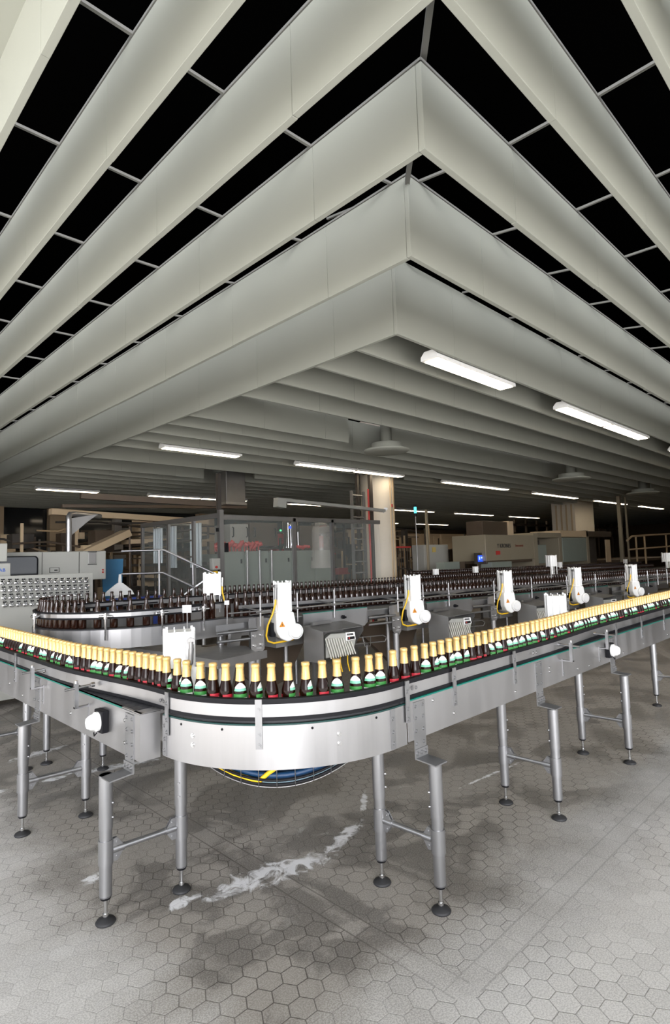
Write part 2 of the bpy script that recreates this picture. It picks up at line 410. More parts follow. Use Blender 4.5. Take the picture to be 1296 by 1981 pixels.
# inner parallel baffles
COL = (10.62, 9.28, .40)
DISCS = [(7.42, 6.22, .39), (14.3, 5.95, .46), (20.2, 6.1, .5)]
ys = [3.53, 4.13, 4.78, 5.42, 6.03, 6.63]; y = 7.20
while y < 40.5: ys.append(y); y += .62
cuts = [(7.42, 6.22, .50, .42), (14.3, 5.95, .6, .45), (20.2, 6.1, .65, .45), (10.72, 9.22, .75, .6), (7.6, 11.3, .5, .5), (24.9, 10.3, 1.2, .9)]
for i, yy in enumerate(ys):
    segs = [(3.868, 51.5)]
    for (cx_, cy_, hx, hy) in cuts:
        if abs(yy-cy_) < hy:
            n_ = []
            for a, b in segs:
                if a < cx_-hx < b: n_.append((a, cx_-hx))
                if a < cx_+hx < b: n_.append((cx_+hx, b))
            segs = n_
    for k, (a, b) in enumerate(segs):
        m = MB(); panel_run(m, 'x', yy, TH, a, b, HZ, TZ+.1, 1.25)
        o = m.build('ceiling_baffle', BAFFLE, bevel=.002 if i < 10 else 0)
        where = '' if len(segs) == 1 else (', left piece' if k == 0 else (', right piece' if k == len(segs)-1 else ', middle piece'))
        tag(o, 'white inner baffle parallel to the hall, %s behind the corner%s' % (ordinal(i+1), where), 'ceiling baffle', 'inner parallel baffles')

# ------------------------------------------------------------------ luminaires
def make_luminaire(L, label, x, y, wz=3.55):
    o = thing('strip_luminaire', label, 'ceiling lamp', (x, y, wz), 'strip luminaires')
    m = MB(); hw = .10
    m.prism([(y-hw, wz+.012), (y+hw, wz+.012), (y+hw, wz+.05), (y+.055, wz+.10), (y-.055, wz+.10), (y-hw, wz+.05)], 'x', x, x+L)
    m.build('housing', WHITE, o, bevel=.004)
    MB().box(x+.04, x+L-.04, y-.078, y+.078, wz+.004, wz+.0125).build('diffuser', LAMPM, o)
    m = MB()
    for f in (.06, .94): m.cyl((x+L*f, y, wz+.09), (x+L*f, y, wz+.149), .02, n=10)
    m.build('mount', WHITE, o)
    return o
def make_rows():
    rowname = ['front', 'second', 'third', 'rear']
    for r, yy in enumerate([3.19, 8.62, 15.05, 21.3]):
        n = 0
        xs = [(4.5, 1.55)]
        for k in range(5):
            xs += [(7.45+5.12*k, 1.66), (7.45+5.12*k+1.70, 1.66)]
        for x, L in xs:
            n += 1
            make_luminaire(L, 'white strip luminaire glowing under the baffles, %s row, %s from the left' % (rowname[r], ordinal(n)), x, yy)
        m = MB(); m.box(4.4, 31, yy-.02, yy+.02, 3.70, 3.735)
        ya, yb = [(3.0755, yy), (8.4755, yy), (yy, 15.2585), (yy, 21.4585)][r]
        for k in range(9): m.box(4.6+3.2*k, 4.64+3.2*k, ya, yb, 3.735, 3.75)
        tag(m.build('lamp_track', WHITE), 'white track carrying the %s row of strip luminaires' % rowname[r], 'lamp track')
make_rows()
for i, (x, y, r) in enumerate(DISCS):
    o = thing('air_diffuser', ['round white ceiling air diffuser nearest the big round column', 'round white ceiling air diffuser above the middle of the bottle line', 'round white ceiling air diffuser farthest right by the pipes'][i], 'air diffuser', (x, y, 3.45), 'round ceiling air diffusers')
    m = MB(); m.lathe([(0, 0), (r*.5, .0), (r*.93, .012), (r, .03), (r, .05), (r*.7, .07), (0, .07)], (x, y, 3.42), 32); m.build('disc', BAFFLE, o)
    m = MB(); m.lathe([(r*.66, .07), (r*.66, .16), (r*.25, .18), (r*.25, 2.78)], (x, y, 3.42), 32); m.build('collar', BAFFLE, o)

# ------------------------------------------------------------------ front conveyor: curve, left straight, right straight
PZ0, PZ1 = .765, .955      # side plate
CH = .962                   # chain surface
BZ = CH+.0008
RZ0, RZ1, RZ2 = .978, 1.036, 1.056   # rail plate, black cap
AC = (2.08, 2.52); RO = .765; RB = .70; RI = .61
def arcx(r, n=48): return arc(AC, r, PI, 1.5*PI, n)+[(2.162, AC[1]-r)]
def arc(c, r, a0, a1, n): return [(c[0]+r*cos(a0+(a1-a0)*i/n), c[1]+r*sin(a0+(a1-a0)*i/n)) for i in range(n+1)]
def bolt(m, p, d, r=.007, h=.006):
    p = Vector(p); d = Vector(d); m.cyl(p, p+d*h*.4, r*1.35, n=12); m.cyl(p, p+d*h, r*.9, n=6)
def flat_bar(m, p, nrm, z0, z1, w_=.026, t=.006):
    p = Vector((p[0], p[1], 0)); n_ = Vector((nrm[0], nrm[1], 0)).normalized(); s_ = Vector((-n_.y, n_.x, 0))*w_/2
    q = [p-s_, p+s_, p+s_+n_*t, p-s_+n_*t]
    m.add([(*a.xy, z0) for a in q]+[(*a.xy, z1) for a in q], [(0,3,2,1),(4,5,6,7),(0,1,5,4),(1,2,6,5),(2,3,7,6),(3,0,4,7)])
def make_leg(parent, x, y, top, sleeve_z=.42, plug=True, bolts_dir=(1,0,0)):
    lg = MB()
    lg.cyl((x,y,.118), (x,y,top), .0285, n=24)
    leg = lg.build('support_leg', TUBE, parent)
    def sub(mm, nm, mt):
        o = mm.build(nm, mt, leg, loc=(0,0,0)); return o
    s_ = MB(); s_.cyl((x,y,sleeve_z), (x,y,top), .0315, n=24)
    for dz in (.05, .115):
        b = Vector((x,y,sleeve_z+dz))+Vector(bolts_dir)*.031; s_.cyl(b, b+Vector(bolts_dir)*.008, .006, n=8)
    sub(s_, 'sleeve', TUBE)
    f = MB(); f.lathe([(0,0),(.043,0),(.046,.006),(.040,.014),(.02,.022),(.012,.026),(0,.026)], (x,y,0), 28); sub(f, 'foot_disc', RUBBER)
    r_ = MB(); r_.cyl((x,y,.02), (x,y,.12), .009, n=12); r_.cyl((x,y,.03), (x,y,.042), .014, n=6); sub(r_, 'threaded_rod', BOLT)
    c_ = MB(); c_.cyl((x,y,.106), (x,y,.122), .0225, .029, n=24); sub(c_, 'end_plug', BLACK)
    return leg
def cross_brace(parent, a, b, z=.315):
    # clamp collars on both legs and the tube between them
    A, B = Vector((*a, z)), Vector((*b, z)); d = (B-A).normalized(); s_ = Vector((-d.y, d.x, 0))
    o = MB(); o.cyl(A+d*.03, B-d*.03, .0135, n=16); br = o.build('cross_brace', TUBE, parent)
    for P, e in ((A, d), (B, -d)):
        k = MB(); k.cyl(P-Vector((0,0,.055)), P+Vector((0,0,.055)), .0335, n=24)
        k.cyl(P+e*.03, P+e*.085, .018, n=16)
        for sg in (1,):
            # triangular clamp cheeks
            q0 = P+e*.03; t = .004
            for so in (-.008, .008):
                v = [q0+Vector((0,0,.05)), q0+e*.022+Vector((0,0,.052)), q0+e*.05+Vector((0,0,.012)), q0+e*.05-Vector((0,0,.012)), q0+e*.022-Vector((0,0,.052)), q0-Vector((0,0,.05))]
                vv = [p_+s_*(so-t/2) for p_ in v]+[p_+s_*(so+t/2) for p_ in v]; n = 6
                k.add(vv, [tuple(range(n)), tuple(range(2*n-1, n-1, -1))]+[(i,n+i,n+(i+1)%n,(i+1)%n) for i in range(n)])
            for dz in (.033, -.033): k.cyl(q0+e*.02+Vector((0,0,dz))-s_*.014, q0+e*.02+Vector((0,0,dz))+s_*.014, .006, n=8)
        k.build('clamp', TUBE, br, loc=(0,0,0))
def bracket(parent, p, nrm, leg_p, top=.672):
    # bolted lug on the side plate with a folded arm that lies on the leg
    n_ = Vector((nrm[0], nrm[1], 0)); s_ = Vector((-n_.y, n_.x, 0)); P = Vector((p[0], p[1], 0))
    m = MB()
    def slab(a, b, z0, z1, t0, t1, w_=.088):
        q = [P+s_*(-w_/2)+n_*t0, P+s_*(w_/2)+n_*t0, P+s_*(w_/2)+n_*t1, P+s_*(-w_/2)+n_*t1]
        m.add([(*a_.xy, z0) for a_ in q]+[(*a_.xy, z1) for a_ in q], [(0,3,2,1),(4,5,6,7),(0,1,5,4),(1,2,6,5),(2,3,7,6),(3,0,4,7)])
    slab(0, 0, top+.01, .945, 0, .005)
    slab(0, 0, top+.008, top+.055, .005, .010, .096)
    L = Vector((leg_p[0], leg_p[1], 0)); off = (L-P).dot(n_)
    a = P+n_*.004+Vector((0,0,top+.012)); b = P+n_*(off+.045)+Vector((0,0,top+.003))
    m.bar(a, b, .09, .006)
    for u in (-.028, .028):
        for z in (.75, .81, .87, .925): bolt(m, P+s_*u+n_*.005+Vector((0,0,z)), n_)
    for u in (-.032, 0, .032): bolt(m, P+s_*u+n_*.010+Vector((0,0,top+.035)), n_, .008, .009)
    return m.build('leg_bracket', BRACK, parent)
def plate_bolts(m, pts, nrm):
    for p in pts: bolt(m, p, nrm, .006, .005)

def tclamp(parent, p, nrm, reach=.11):
    # stand-off clamp: square post, horizontal rod, small foot strap bolted to the plate
    n_ = Vector((nrm[0], nrm[1], 0)); s_ = Vector((-n_.y, n_.x, 0)); P = Vector((p[0], p[1], 0))
    m = MB(); Q = P+n_*.065
    m.cbox((Q.x, Q.y, .965), (.02, .02, .13)); m.bar(P+n_*.0+Vector((0,0,.905)), Q+n_*.01+Vector((0,0,.905)), .022, .008)
    m.cyl(Q+n_*.06+Vector((0,0,1.005)), P-n_*.03+Vector((0,0,1.01)), .007, n=10)
    m.cyl(Q+Vector((0,0,1.0)), Q+Vector((0,0,1.045)), .009, n=10)
    m.cyl(P-n_*.012+Vector((0,0,1.01)), P-n_*.03+Vector((0,0,1.01)), .013, n=10)
    flat_bar(m, (P-s_*.0).xy, n_.xy, .80, .915, .016, .004)
    bolt(m, P+n_*.004+Vector((0,0,.82)), n_)
    return m.build('rail_clamp', TUBE, parent)

# --- curve
cv = thing('curve_conveyor', 'stainless steel quarter-circle bottle conveyor at the front corner, dark chain', 'conveyor', (2.08, 2.52, 0))
A0, A1 = PI, 1.5*PI
MB().strip(arcx(RO), PZ0-.005, PZ1-.012, .004).build('side_plate', STEEL, cv)
MB().strip(arc(AC, RI, A0, A1, 32), PZ0, PZ1, .004).build('side_plate', STEELD, cv)
MB().strip(arcx(RO-.001), PZ1-.011, PZ1-.006, .012).build('wear_strip', TEAL, cv)
MB().ribbon(arcx(RB-.01), .11, CH).build('conveyor_chain', CHAIN, cv)
m = MB(); m.strip(arcx(RO)[1:], RZ0, RZ1, .004); gr = m.build('guide_rail', STEEL, cv)
m = MB(); m.strip(arcx(RO+.004)[1:], RZ1-.002, RZ2, .028); m.strip(arcx(RO+.002)[1:], RZ0-.014, RZ0+.002, .024); m.build('rail_cap', BLACK, gr, loc=(-2.08+2.08, 0, 0))
m = MB(); m.strip(arc(AC, RI+.03, A0, A1, 32), RZ0, RZ1-.01, .012); m.build('guide_rail', BLACK, cv)
m = MB()
for a in (1.225*PI,):
    n_ = (cos(a), sin(a)); flat_bar(m, (AC[0]+RO*cos(a), AC[1]+RO*sin(a)), n_, .848, RZ2-.001, .030)
    for z in (.862, .905, 1.01): bolt(m, (AC[0]+(RO+.006)*cos(a), AC[1]+(RO+.006)*sin(a), z), (*n_, 0), .008)
m.build('rail_bracket', BRACK, cv)
for a in (1.09*PI, 1.37*PI):
    for z in (.845, .885):
        m = MB(); bolt(m, (AC[0]+RO*cos(a), AC[1]+RO*sin(a), z), (cos(a), sin(a), 0), .008); m.build('bolt', BOLT, cv)
m = MB()
for a in (1.06*PI, 1.155*PI, 1.32*PI, 1.45*PI):
    p = Vector((AC[0]+RO*cos(a), AC[1]+RO*sin(a), .925)); m.cyl(p, p+Vector((cos(a), sin(a), 0))*.002, .0055, n=10)
m.build('slot_holes', BLACK, cv)
for a in (A0+.025, A1-.025):
    m = MB(); n_ = (cos(a), sin(a)); flat_bar(m, (AC[0]+RO*cos(a), AC[1]+RO*sin(a)), n_, PZ0, PZ1-.01, .03, .005)
    for z in (.79, .84, .90): bolt(m, (AC[0]+(RO+.005)*cos(a), AC[1]+(RO+.005)*sin(a), z), (*n_, 0), .007)
    m.build('joint_strap', BRACK, cv)

# --- left straight (runs away to the left along +Y)
LX = 1.22; LY0, LY1 = 2.56, 7.2
lc = thing('straight_conveyor', 'stainless steel bottle conveyor running away to the left from the front curve', 'conveyor', (1.33, 2.56, 0))
MB().box(LX, LX+.004, LY0, LY1, PZ0-.02, PZ1).build('side_plate', STEEL, lc)
MB().box(1.44, 1.444, LY0, LY1, PZ0-.02, PZ1).build('side_plate', STEELD, lc)
MB().box(LX, LX+.10, LY0-.004, LY0, PZ0-.02, PZ1+.004).box(LX, LX+.12, LY0-.004, LY0+.07, PZ1+.002, PZ1+.006).build('end_cap', STEEL, lc)
MB().box(LX+.001, LX+.016, LY0+.2, LY1, PZ1, PZ1+.006).build('wear_strip', GREEN, lc)
m = MB()
for k in range(58): m.box(LX+.017, 1.438, LY0+.08+k*.078, LY0+.08+k*.078+.074, CH-.012, CH)
m.build('conveyor_chain', CHAIN, lc)
MB().box(LX+.004, LX+.016, LY0, LY1, CH-.012, CH-.001).box(LX+.017, 1.44, LY0, LY0+.08, CH-.02, CH-.004).build('chain_guide', STEELD, lc)
def left_off(y):    # plan position of the bottle line along the left straight
    t = min(1, max(0, (3.7-y)/1.2)); t = t*t*(3-2*t)
    return 1.28+.10*t
lp = [(left_off(y)-.055, y) for y in [7.2, 6.4, 5.5, 4.5, 4.0]+[3.7-.1*k for k in range(13)]]
m = MB(); m.strip(lp, RZ0, RZ1, .004); gr = m.build('guide_rail', STEEL, lc)
m = MB(); m.strip([(x-.003, y) for x, y in lp], RZ1-.002, RZ2, .026); m.strip([(x-.002, y) for x, y in lp], RZ0-.013, RZ0+.002, .024); m.build('rail_cap', BLACK, gr, loc=(0,0,0))
MB().strip([(left_off(y)+.040, y) for y in [7.2, 6.4, 5.5, 4.5, 4.0]+[3.7-.1*k for k in range(13)]], RZ0, RZ1-.01, .012).build('guide_rail', BLACK, lc)
for y in (2.475, 4.46, 5.9):
    m = MB(); x = min(LX, left_off(y)-.055)
    if y < 2.6: x = 1.313
    m2 = flat_bar(m, (x, y), (-1, 0), .86, RZ2-.001, .028)
    for z in (.875, .93, 1.005): bolt(m, (x-.006, y, z), (-1, 0, 0), .008)
    if y < 2.6:
        for dy in (.045, .075): bolt(m, (1.318, y+dy, 1.005), (-1, 0, 0), .007)
    m.build('rail_bracket', BRACK, lc)
for y in (3.16, 3.88, 6.3): tclamp(lc, (LX, y), (-1, 0))
m = MB()
for y, z in [(3.42, .82), (4.3, .79), (2.72, .905), (2.72, .80), (4.6, .83), (4.05, .80), (5.2, .81), (3.87, 1.0), (6.0, .8)]:
    m = MB(); bolt(m, (LX, y, z), (-1, 0, 0), .008); m.build('bolt', BOLT, lc)
for y in (2.76, 4.01, 5.26, 6.9):
    a, b = (1.147, y), (1.52, y-.03)
    make_leg(lc, *a, .664, bolts_dir=(.7, -.7, 0)); make_leg(lc, *b, .80, bolts_dir=(-.7, -.7, 0)); cross_brace(lc, a, b)
    bracket(lc, (LX, y-.10 if y < 3 else y-.03), (-1, 0), (1.147, y))
    MB().bar((1.52, y-.03, .80), (1.44, y-.03, .80), .08, .006).build('leg_bracket', STEEL, lc)

# --- right straight
RY = 1.748; RX0, RX1 = 2.135, 13.0
rc = thing('straight_conveyor', 'stainless steel bottle conveyor running away to the right from the front curve', 'conveyor', (2.135, 1.85, 0))
MB().box(RX0+.03, RX1, RY, RY+.004, PZ0+.005, PZ1).build('side_plate', STEEL, rc)
MB().box(RX0, RX1, 1.955, 1.959, PZ0+.005, PZ1).build('side_plate', STEELD, rc)
MB().box(RX0+.03, RX1, RY+.001, RY+.014, PZ1, PZ1+.006).build('wear_strip', GREEN, rc)
m = MB()
for k in range(138): m.box(RX0+k*.078, RX0+k*.078+.074, RY+.016, 1.95, CH-.012, CH)
m.build('conveyor_chain', CHAIN, rc)
def right_off(x):
    t = min(1, max(0, (x-3.6)/1.2)); t = t*t*(3-2*t)
    return 1.818+.045*t
rp = [(x, right_off(x)-.056) for x in [2.165, 2.6, 3.0, 3.4]+[3.6+.1*k for k in range(13)]+[5.5, 7, 9, 13]]
m = MB(); m.strip(rp, RZ0, RZ1, .004); gr = m.build('guide_rail', STEEL, rc)
m = MB(); m.strip([(x, y-.003) for x, y in rp], RZ1-.002, RZ2, .026); m.strip([(x, y-.002) for x, y in rp], RZ0-.013, RZ0+.002, .024); m.build('rail_cap', BLACK, gr, loc=(0,0,0))
MB().strip([(x, y+.096) for x, y in rp], RZ0, RZ1-.01, .012).build('guide_rail', BLACK, rc)
for x in (2.165, 2.56, 3.20, 4.87, 5.48, 6.12, 7.4, 8.8):
    m = MB(); y = min(RY, right_off(x)-.056)
    flat_bar(m, (x, y), (0, -1), .862, RZ2-.001, .028)
    for z in (.878, .925, 1.005): bolt(m, (x, y-.006, z), (0, -1, 0), .008)
    if x < 2.3:
        for dx in (.03, .06): bolt(m, (x+.012+dx, y, 1.012), (0, -1, 0), .007)
    m.build('rail_bracket', BRACK, rc)
for x in (3.86, 4.5, 7.9): tclamp(rc, (x, RY), (0, -1))
m = MB()
for x, z in [(2.37, .925), (2.55, .825), (3.2, .815), (3.66, .885), (3.66, .86), (4.1, .81), (3.45, 1.01), (3.49, 1.01), (5.0, .80), (5.5, .81), (6.2, .81), (4.3, .80)]:
    m = MB(); bolt(m, (x, RY, z), (0, -1, 0), .007); m.build('bolt', BOLT, rc)
for x in (2.26, 3.51, 4.76, 6.66, 8.0):
    a, b = (x, 1.672), (x-.01, 2.025)
    make_leg(rc, *a, .664, bolts_dir=(-.7, .7, 0)); make_leg(rc, *b, .80, bolts_dir=(.7, -.7, 0)); cross_brace(rc, a, b)
    bracket(rc, (x-.01, RY), (0, -1), (x, 1.672))
    MB().bar((x, 2.025, .80), (x, 1.957, .80), .08, .006).build('leg_bracket', STEEL, rc)

# round photo-eyes with white domes on the side plates
for (P, n_, lab) in [((LX, 2.945, .868), (-1, 0, 0), 'white domed sensor on black square base, left conveyor side plate'), ((4.66, RY, .868), (0, -1, 0), 'white domed sensor on black square base, right conveyor side plate')]:
    o = thing('domed_sensor', lab, 'sensor', P, 'domed sensors on the side plates')
    P = Vector(P); n_ = Vector(n_); s_ = Vector((-n_.y, n_.x, 0)) if n_.x == 0 else Vector((0, 1, 0)); s_ = Vector((abs(n_.y), abs(n_.x), 0))
    m = MB()
    q = [P-s_*.047-Vector((0,0,.055)), P+s_*.047-Vector((0,0,.055)), P+s_*.047+Vector((0,0,.055)), P-s_*.047+Vector((0,0,.055))]
    m.add(q+[a+n_*.038 for a in q], [(0,3,2,1),(4,5,6,7),(0,1,5,4),(1,2,6,5),(2,3,7,6),(3,0,4,7)]); m.build('base', BLACK, o, bevel=.006)
    m = MB(); m.cyl(P+n_*.038, P+n_*.05, .047, n=28); m.cyl(P+n_*.05, P+n_*.075, .043, .036, n=28); m.cyl(P+n_*.075, P+n_*.09, .036, .026, n=28); m.build('dome', WHITE, o)
    m = MB(); m.tube([P-s_*.02+Vector((0,0,-.05))+n_*.05, P+Vector((0,0,-.068))+n_*.055, P+s_*.03+Vector((0,0,-.06))+n_*.045], .003); m.build('wire', BLACK, o)

# cable basket slung under the curve
cb = thing('cable_basket', 'sagging wire basket of blue and yellow cables under the front curve', 'cable basket', (1.75, 2.15, .7))
def sag(off, zc, w0=.62, dep=.11, rr=0.0):
    P = []
    for i in range(21):
        t = i/20; a = (1.075+.355*t)*PI; r = .655+off; s_ = 4*t*(1-t)
        P.append((AC[0]+r*cos(a), AC[1]+r*sin(a), .785-dep*s_+zc))
    return P
for mt, lst in ((BLUE, [(0, .012, .016), (-.03, .02, .015), (.02, .03, .014)]), (LBLUE, [(.025, .0, .006)]), (BLACK, [(.045, .0, .007), (-.045, .005, .008), (.05, .02, .006), (-.01, -.002, .006)])):
    m = MB()
    for off, zc, r in lst: m.tube(sag(off, zc), r)
    m.build('cable', mt, cb)
m = MB(); p = sag(.04, .012); m.tube([p[3], p[5], p[7], p[8]], .010); m.tube([p[8], (p[9][0], p[9][1], p[9][2]+.035), (p[10][0], p[10][1], p[10][2]+.06)], .010); m.build('cable', YELLOW, cb)
m = MB()
for i in range(2, 20, 2):
    a, b = sag(.06, -.006)[i], sag(-.06, -.006)[i]; m.tube([(a[0], a[1], .79), a, b, (b[0], b[1], .79)], .002, 6)
for off in (-.05, 0, .05): m.tube(sag(off, -.009), .002, 6)
m.build('wire_mesh', STEEL, cb)

# ------------------------------------------------------------------ bottles
def make_gold_bottle():
    m = MB(); m.lathe([(0,.002),(.024,0),(.0295,.004),(.0305,.012),(.0305,.108),(.0295,.120),(.0262,.134),(.0222,.150),(.0185,.168),(.0160,.190),(.0148,.212),(.0148,.222)], n=20)
    o = m.build('beer_bottle', GLASS, loc=(0,0,0))
    m = MB(); m.lathe([(.0208,.158),(.0196,.172),(.0180,.190),(.0168,.211),(.0172,.214),(.0188,.217),(.0192,.223),(.0184,.230),(.0130,.2325),(0,.2328)], n=20); m.build('foil_neck', GOLD, o, loc=(0,0,0))
    # neck label: wraps the shoulder, white arch over a green band
    m = MB(); n = 12; prof = lambda z: .0308 if z < .108 else (.0298-(z-.12)*.24 if z < .134 else .0265-(z-.134)*.29)
    def wrap(mm, za, zb, a0, a1, rad, zt=None):
        v = []; k = 5
        for j in range(k+1):
            for i in range(n+1):
                a = a0+(a1-a0)*i/n; u = 2*i/n-1
                top = zb if zt is None else zb+(zt-zb)*(1-u*u*1.0)
                z = za+(top-za)*j/k; r = rad(z); v.append((r*cos(a), r*sin(a), z))
        f = [(j*(n+1)+i, j*(n+1)+i+1, (j+1)*(n+1)+i+1, (j+1)*(n+1)+i) for j in range(k) for i in range(n)]
        mm.add(v, f, True)
    nr = lambda z: max(.0215, .0312-max(0, z-.117)*.27)
    m.use(LABELG); wrap(m, .117, .128, -1.0, 1.0, nr)
    m.use(LABELW); wrap(m, .128, .132, -1.0, 1.0, nr, .151)
    m.build('neck_label', None, o, loc=(0,0,0))
    br = lambda z: .0309
    m = MB(); m.use(LABELW); wrap(m, .022, .088, -1.2, 1.2, br); m.use(LABELD); wrap(m, .088, .104, -1.2, 1.2, br); m.build('front_label', None, o, loc=(0,0,0))
    m = MB(); m.use(LABELW); wrap(m, .030, .084, PI-.8, PI+.8, br); m.use(LABELR); wrap(m, .084, .100, PI-.8, PI+.8, br); m.build('back_label', None, o, loc=(0,0,0))
    return o
gb = make_gold_bottle(); index_kids(gb); used = [False]
def place_gold(x, y, rz, label, group):
    if not used[0]: o = gb; used[0] = True; o.location = (x, y, BZ); o.rotation_euler = (0,0,rz); o['label'] = label
    else: o = copy_tree(gb, (x, y, BZ), label, rz)
    o['category'] = 'bottle'; o['group'] = group
    return o
def look(x, y): return math.atan2(-y, -x)          # towards the front of the hall
def facing(x, y):
    # labels point mostly outwards or away, as the bottles tumble along the line
    r = random.random()
    if r < .50: return look(x, y)+random.uniform(-.6, .6), 'label facing out'
    if r < .72: return look(x, y)+random.choice((-1, 1))*random.uniform(1.0, 1.5), 'label half turned'
    return look(x, y)+PI+random.uniform(-.6, .6), 'plain side facing out'
y = 2.60; n = 0
while y < 6.6:
    n += 1; x = left_off(y)+random.uniform(-.0008, .0008); rz, ds = facing(x, y)
    place_gold(x, y, rz, 'gold-foiled beer bottle, %s, %s up the left straight' % (ds, ordinal(n)), 'gold-foiled bottles on the left straight'); y += .0625+(random.random() < .12)*.012
# the curve: angles taken bottle by bottle
curve_pts = [(1.37,2.50),(1.375,2.425),(1.405,2.335),(1.425,2.265),(1.455,2.205),(1.49,2.145),(1.53,2.085),(1.575,2.03),(1.63,1.98),(1.69,1.93),(1.755,1.89),(1.82,1.862),(1.915,1.84),(1.99,1.825),(2.055,1.82)]
for i, (x, y) in enumerate(curve_pts):
    a = math.atan2(y-AC[1], x-AC[0]); x = AC[0]+RB*cos(a); y = AC[1]+RB*sin(a)
    front = i in (1, 2, 5, 11, 12, 13, 14); half = i in (0, 6, 8, 9)
    rz = look(x, y)+(random.uniform(-.35, .35) if front else (1.25 if half else PI+.3)); ds = 'label facing out' if front else ('label half turned' if half else 'plain side facing out')
    place_gold(x, y, rz, 'gold-foiled beer bottle, %s, %s from the left on the front curve' % (ds, ordinal(i+1)), 'gold-foiled bottles on the front curve')
x = 2.155; n = 0
while x < 9.0:
    n += 1; y = right_off(x)+random.uniform(-.0008, .0008); rz, ds = facing(x, y)
    place_gold(x, y, rz, 'gold-foiled beer bottle, %s, %s along the right straight' % (ds, ordinal(n)), 'gold-foiled bottles on the right straight')
    x += (.085 if n < 3 else (.073 if x < 3.1 else .0625))+(random.random() < .1)*.012
print('gold right', n)

# --- plain brown bottles of the back line
def make_brown():
    m = MB(); m.lathe([(0,.002),(.024,0),(.0295,.004),(.0305,.012),(.0305,.118),(.0295,.130),(.0262,.145),(.0215,.161),(.0172,.178),(.0142,.200),(.0132,.214)], n=16)
    o = m.build('brown_bottle', GLASSB, loc=(0,0,0))
    m = MB(); m.lathe([(.0132,.212),(.0155,.214),(.0158,.222),(.0145,.228),(.0112,.230),(.010,.222)], n=16); m.build('mouth_ring', GLASSB, o, loc=(0,0,0))
    return o
bb = make_brown(); index_kids(bb); usedb = [False]
def zc(x): return 1.145-.013*(max(x, 2.35)-2.35)       # the back line falls gently to the right
def place_brown(x, y, label, group):
    if not usedb[0]: o = bb; usedb[0] = True; o.location = (x, y, zc(x)); o['label'] = label
    else: o = copy_tree(bb, (x, y, zc(x)), label, random.random()*6)
    o['category'] = 'bottle'; o['group'] = group; return o
def near_y(x): return 4.45-.095*max(0, x-3.0)
LCn = (2.35, 5.17); LR = .72; nb = 0
x = 2.40; n = 0; gaps = random.Random(3)
while x < 9.4:
    n += 1; place_brown(x, near_y(x), 'plain brown bottle in the near back lane, %s from the loop' % ordinal(n), 'brown bottles in the near lane'); nb += 1
    x += .068+(.03*gaps.random() if x < 3.4 else .012*gaps.random())+(.09 if x < 3.0 and gaps.random() < .3 else 0)
a = 1.5*PI-.05; n = 0
while a > .5*PI:
    n += 1; place_brown(LCn[0]+LR*cos(a), LCn[1]+LR*sin(a), 'plain brown bottle on the left loop, %s round from its front' % ordinal(n), 'brown bottles on the loop'); nb += 1
    a -= .066/LR*(1.9 if a > 1.22*PI else (1.0 if a > .75*PI else 1.35))
x = 2.42; n = 0
while nb < 296:
    n += 1; place_brown(x, 5.89, 'plain brown bottle in the far back lane, %s from the loop' % ordinal(n), 'brown bottles in the far lane'); nb += 1
    x += .070+(.05*gaps.random() if x < 3.8 else .006*gaps.random())
print('brown', nb, 'far lane ends', x)
xe = x
# everything farther away: one uncountable mass
m = MB(); prof = [(.0300,0),(.0305,.118),(.0262,.145),(.0172,.178),(.0135,.214),(.0155,.218),(.012,.230)]
def mass_row(x0, x1, yf, st, dz=0.):
    x = x0
    while x < x1: m.lathe(prof, (x, yf(x), zc(x)+dz), 6); x += st
mass_row(9.4, 13, near_y, .075)
for k in range(3): mass_row(max(xe, 9.0) if k == 0 else 7.5, 20, lambda x: 5.89+.075*k, .075)
for k in range(4): mass_row(9.0, 22, lambda x, k=k: 6.85+.09*k, .085, .06)
tag(m.build('distant_bottles', GLASSB), 'distant mass of brown bottles on the far lanes at right', 'bottles', kind='stuff')

# ------------------------------------------------------------------ back line conveyors
# loop
lo = thing('loop_conveyor', 'stainless U-turn bottle conveyor in the left background with dark chain', 'conveyor', (2.35, 5.17, 0))
def ushape(r, x1, n=32): return [(x1, LCn[1]+r)]+arc(LCn, r, .5*PI, 1.5*PI, n)+[(x1, LCn[1]-r)]
MB().strip(ushape(.785, 2.98), .985, 1.135, .004).build('side_plate', STEEL, lo)
MB().strip(arc(LCn, .64, .5*PI, 1.5*PI, 24), 1.0, 1.135, .004).build('side_plate', STEELD, lo)
MB().ribbon(ushape(.715, 2.98), .13, 1.144).build('conveyor_chain', CHAIN, lo)
def rail(par, path, z, h=.030):
    m = MB(); m.strip(path, z, z+h, .004); g_ = m.build('guide_rail', STEEL, par)
    m = MB(); m.strip(path, z+h, z+h+.014, .022); m.strip(path, z-.014, z, .022); m.build('rail_cap', BLACK, g_, loc=(0,0,0))
rail(lo, [(x, y) for x, y in ushape(.782, 2.65)], 1.235)
rail(lo, [(x, y) for x, y in ushape(.665, 2.98)], 1.235)
def stub(m, x, y, n_, z0=1.06, z1=1.27):
    P = Vector((x, y, 0)); n_ = Vector((n_[0], n_[1], 0)); s_ = Vector((-n_.y, n_.x, 0)); Q = P+n_*.03
    m.cyl((Q.x, Q.y, z0), (Q.x, Q.y, z1), .0085, n=10)
    m.cyl(Q+s_*-.05+Vector((0,0,1.245)), Q+s_*.05+Vector((0,0,1.245)), .011, n=10)
    m.cyl(Q+n_*.03+Vector((0,0,1.245)), P-n_*.03+Vector((0,0,1.245)), .008, n=10)
    m.cyl(Q+Vector((0,0,1.225)), Q+Vector((0,0,1.268)), .017, n=10)
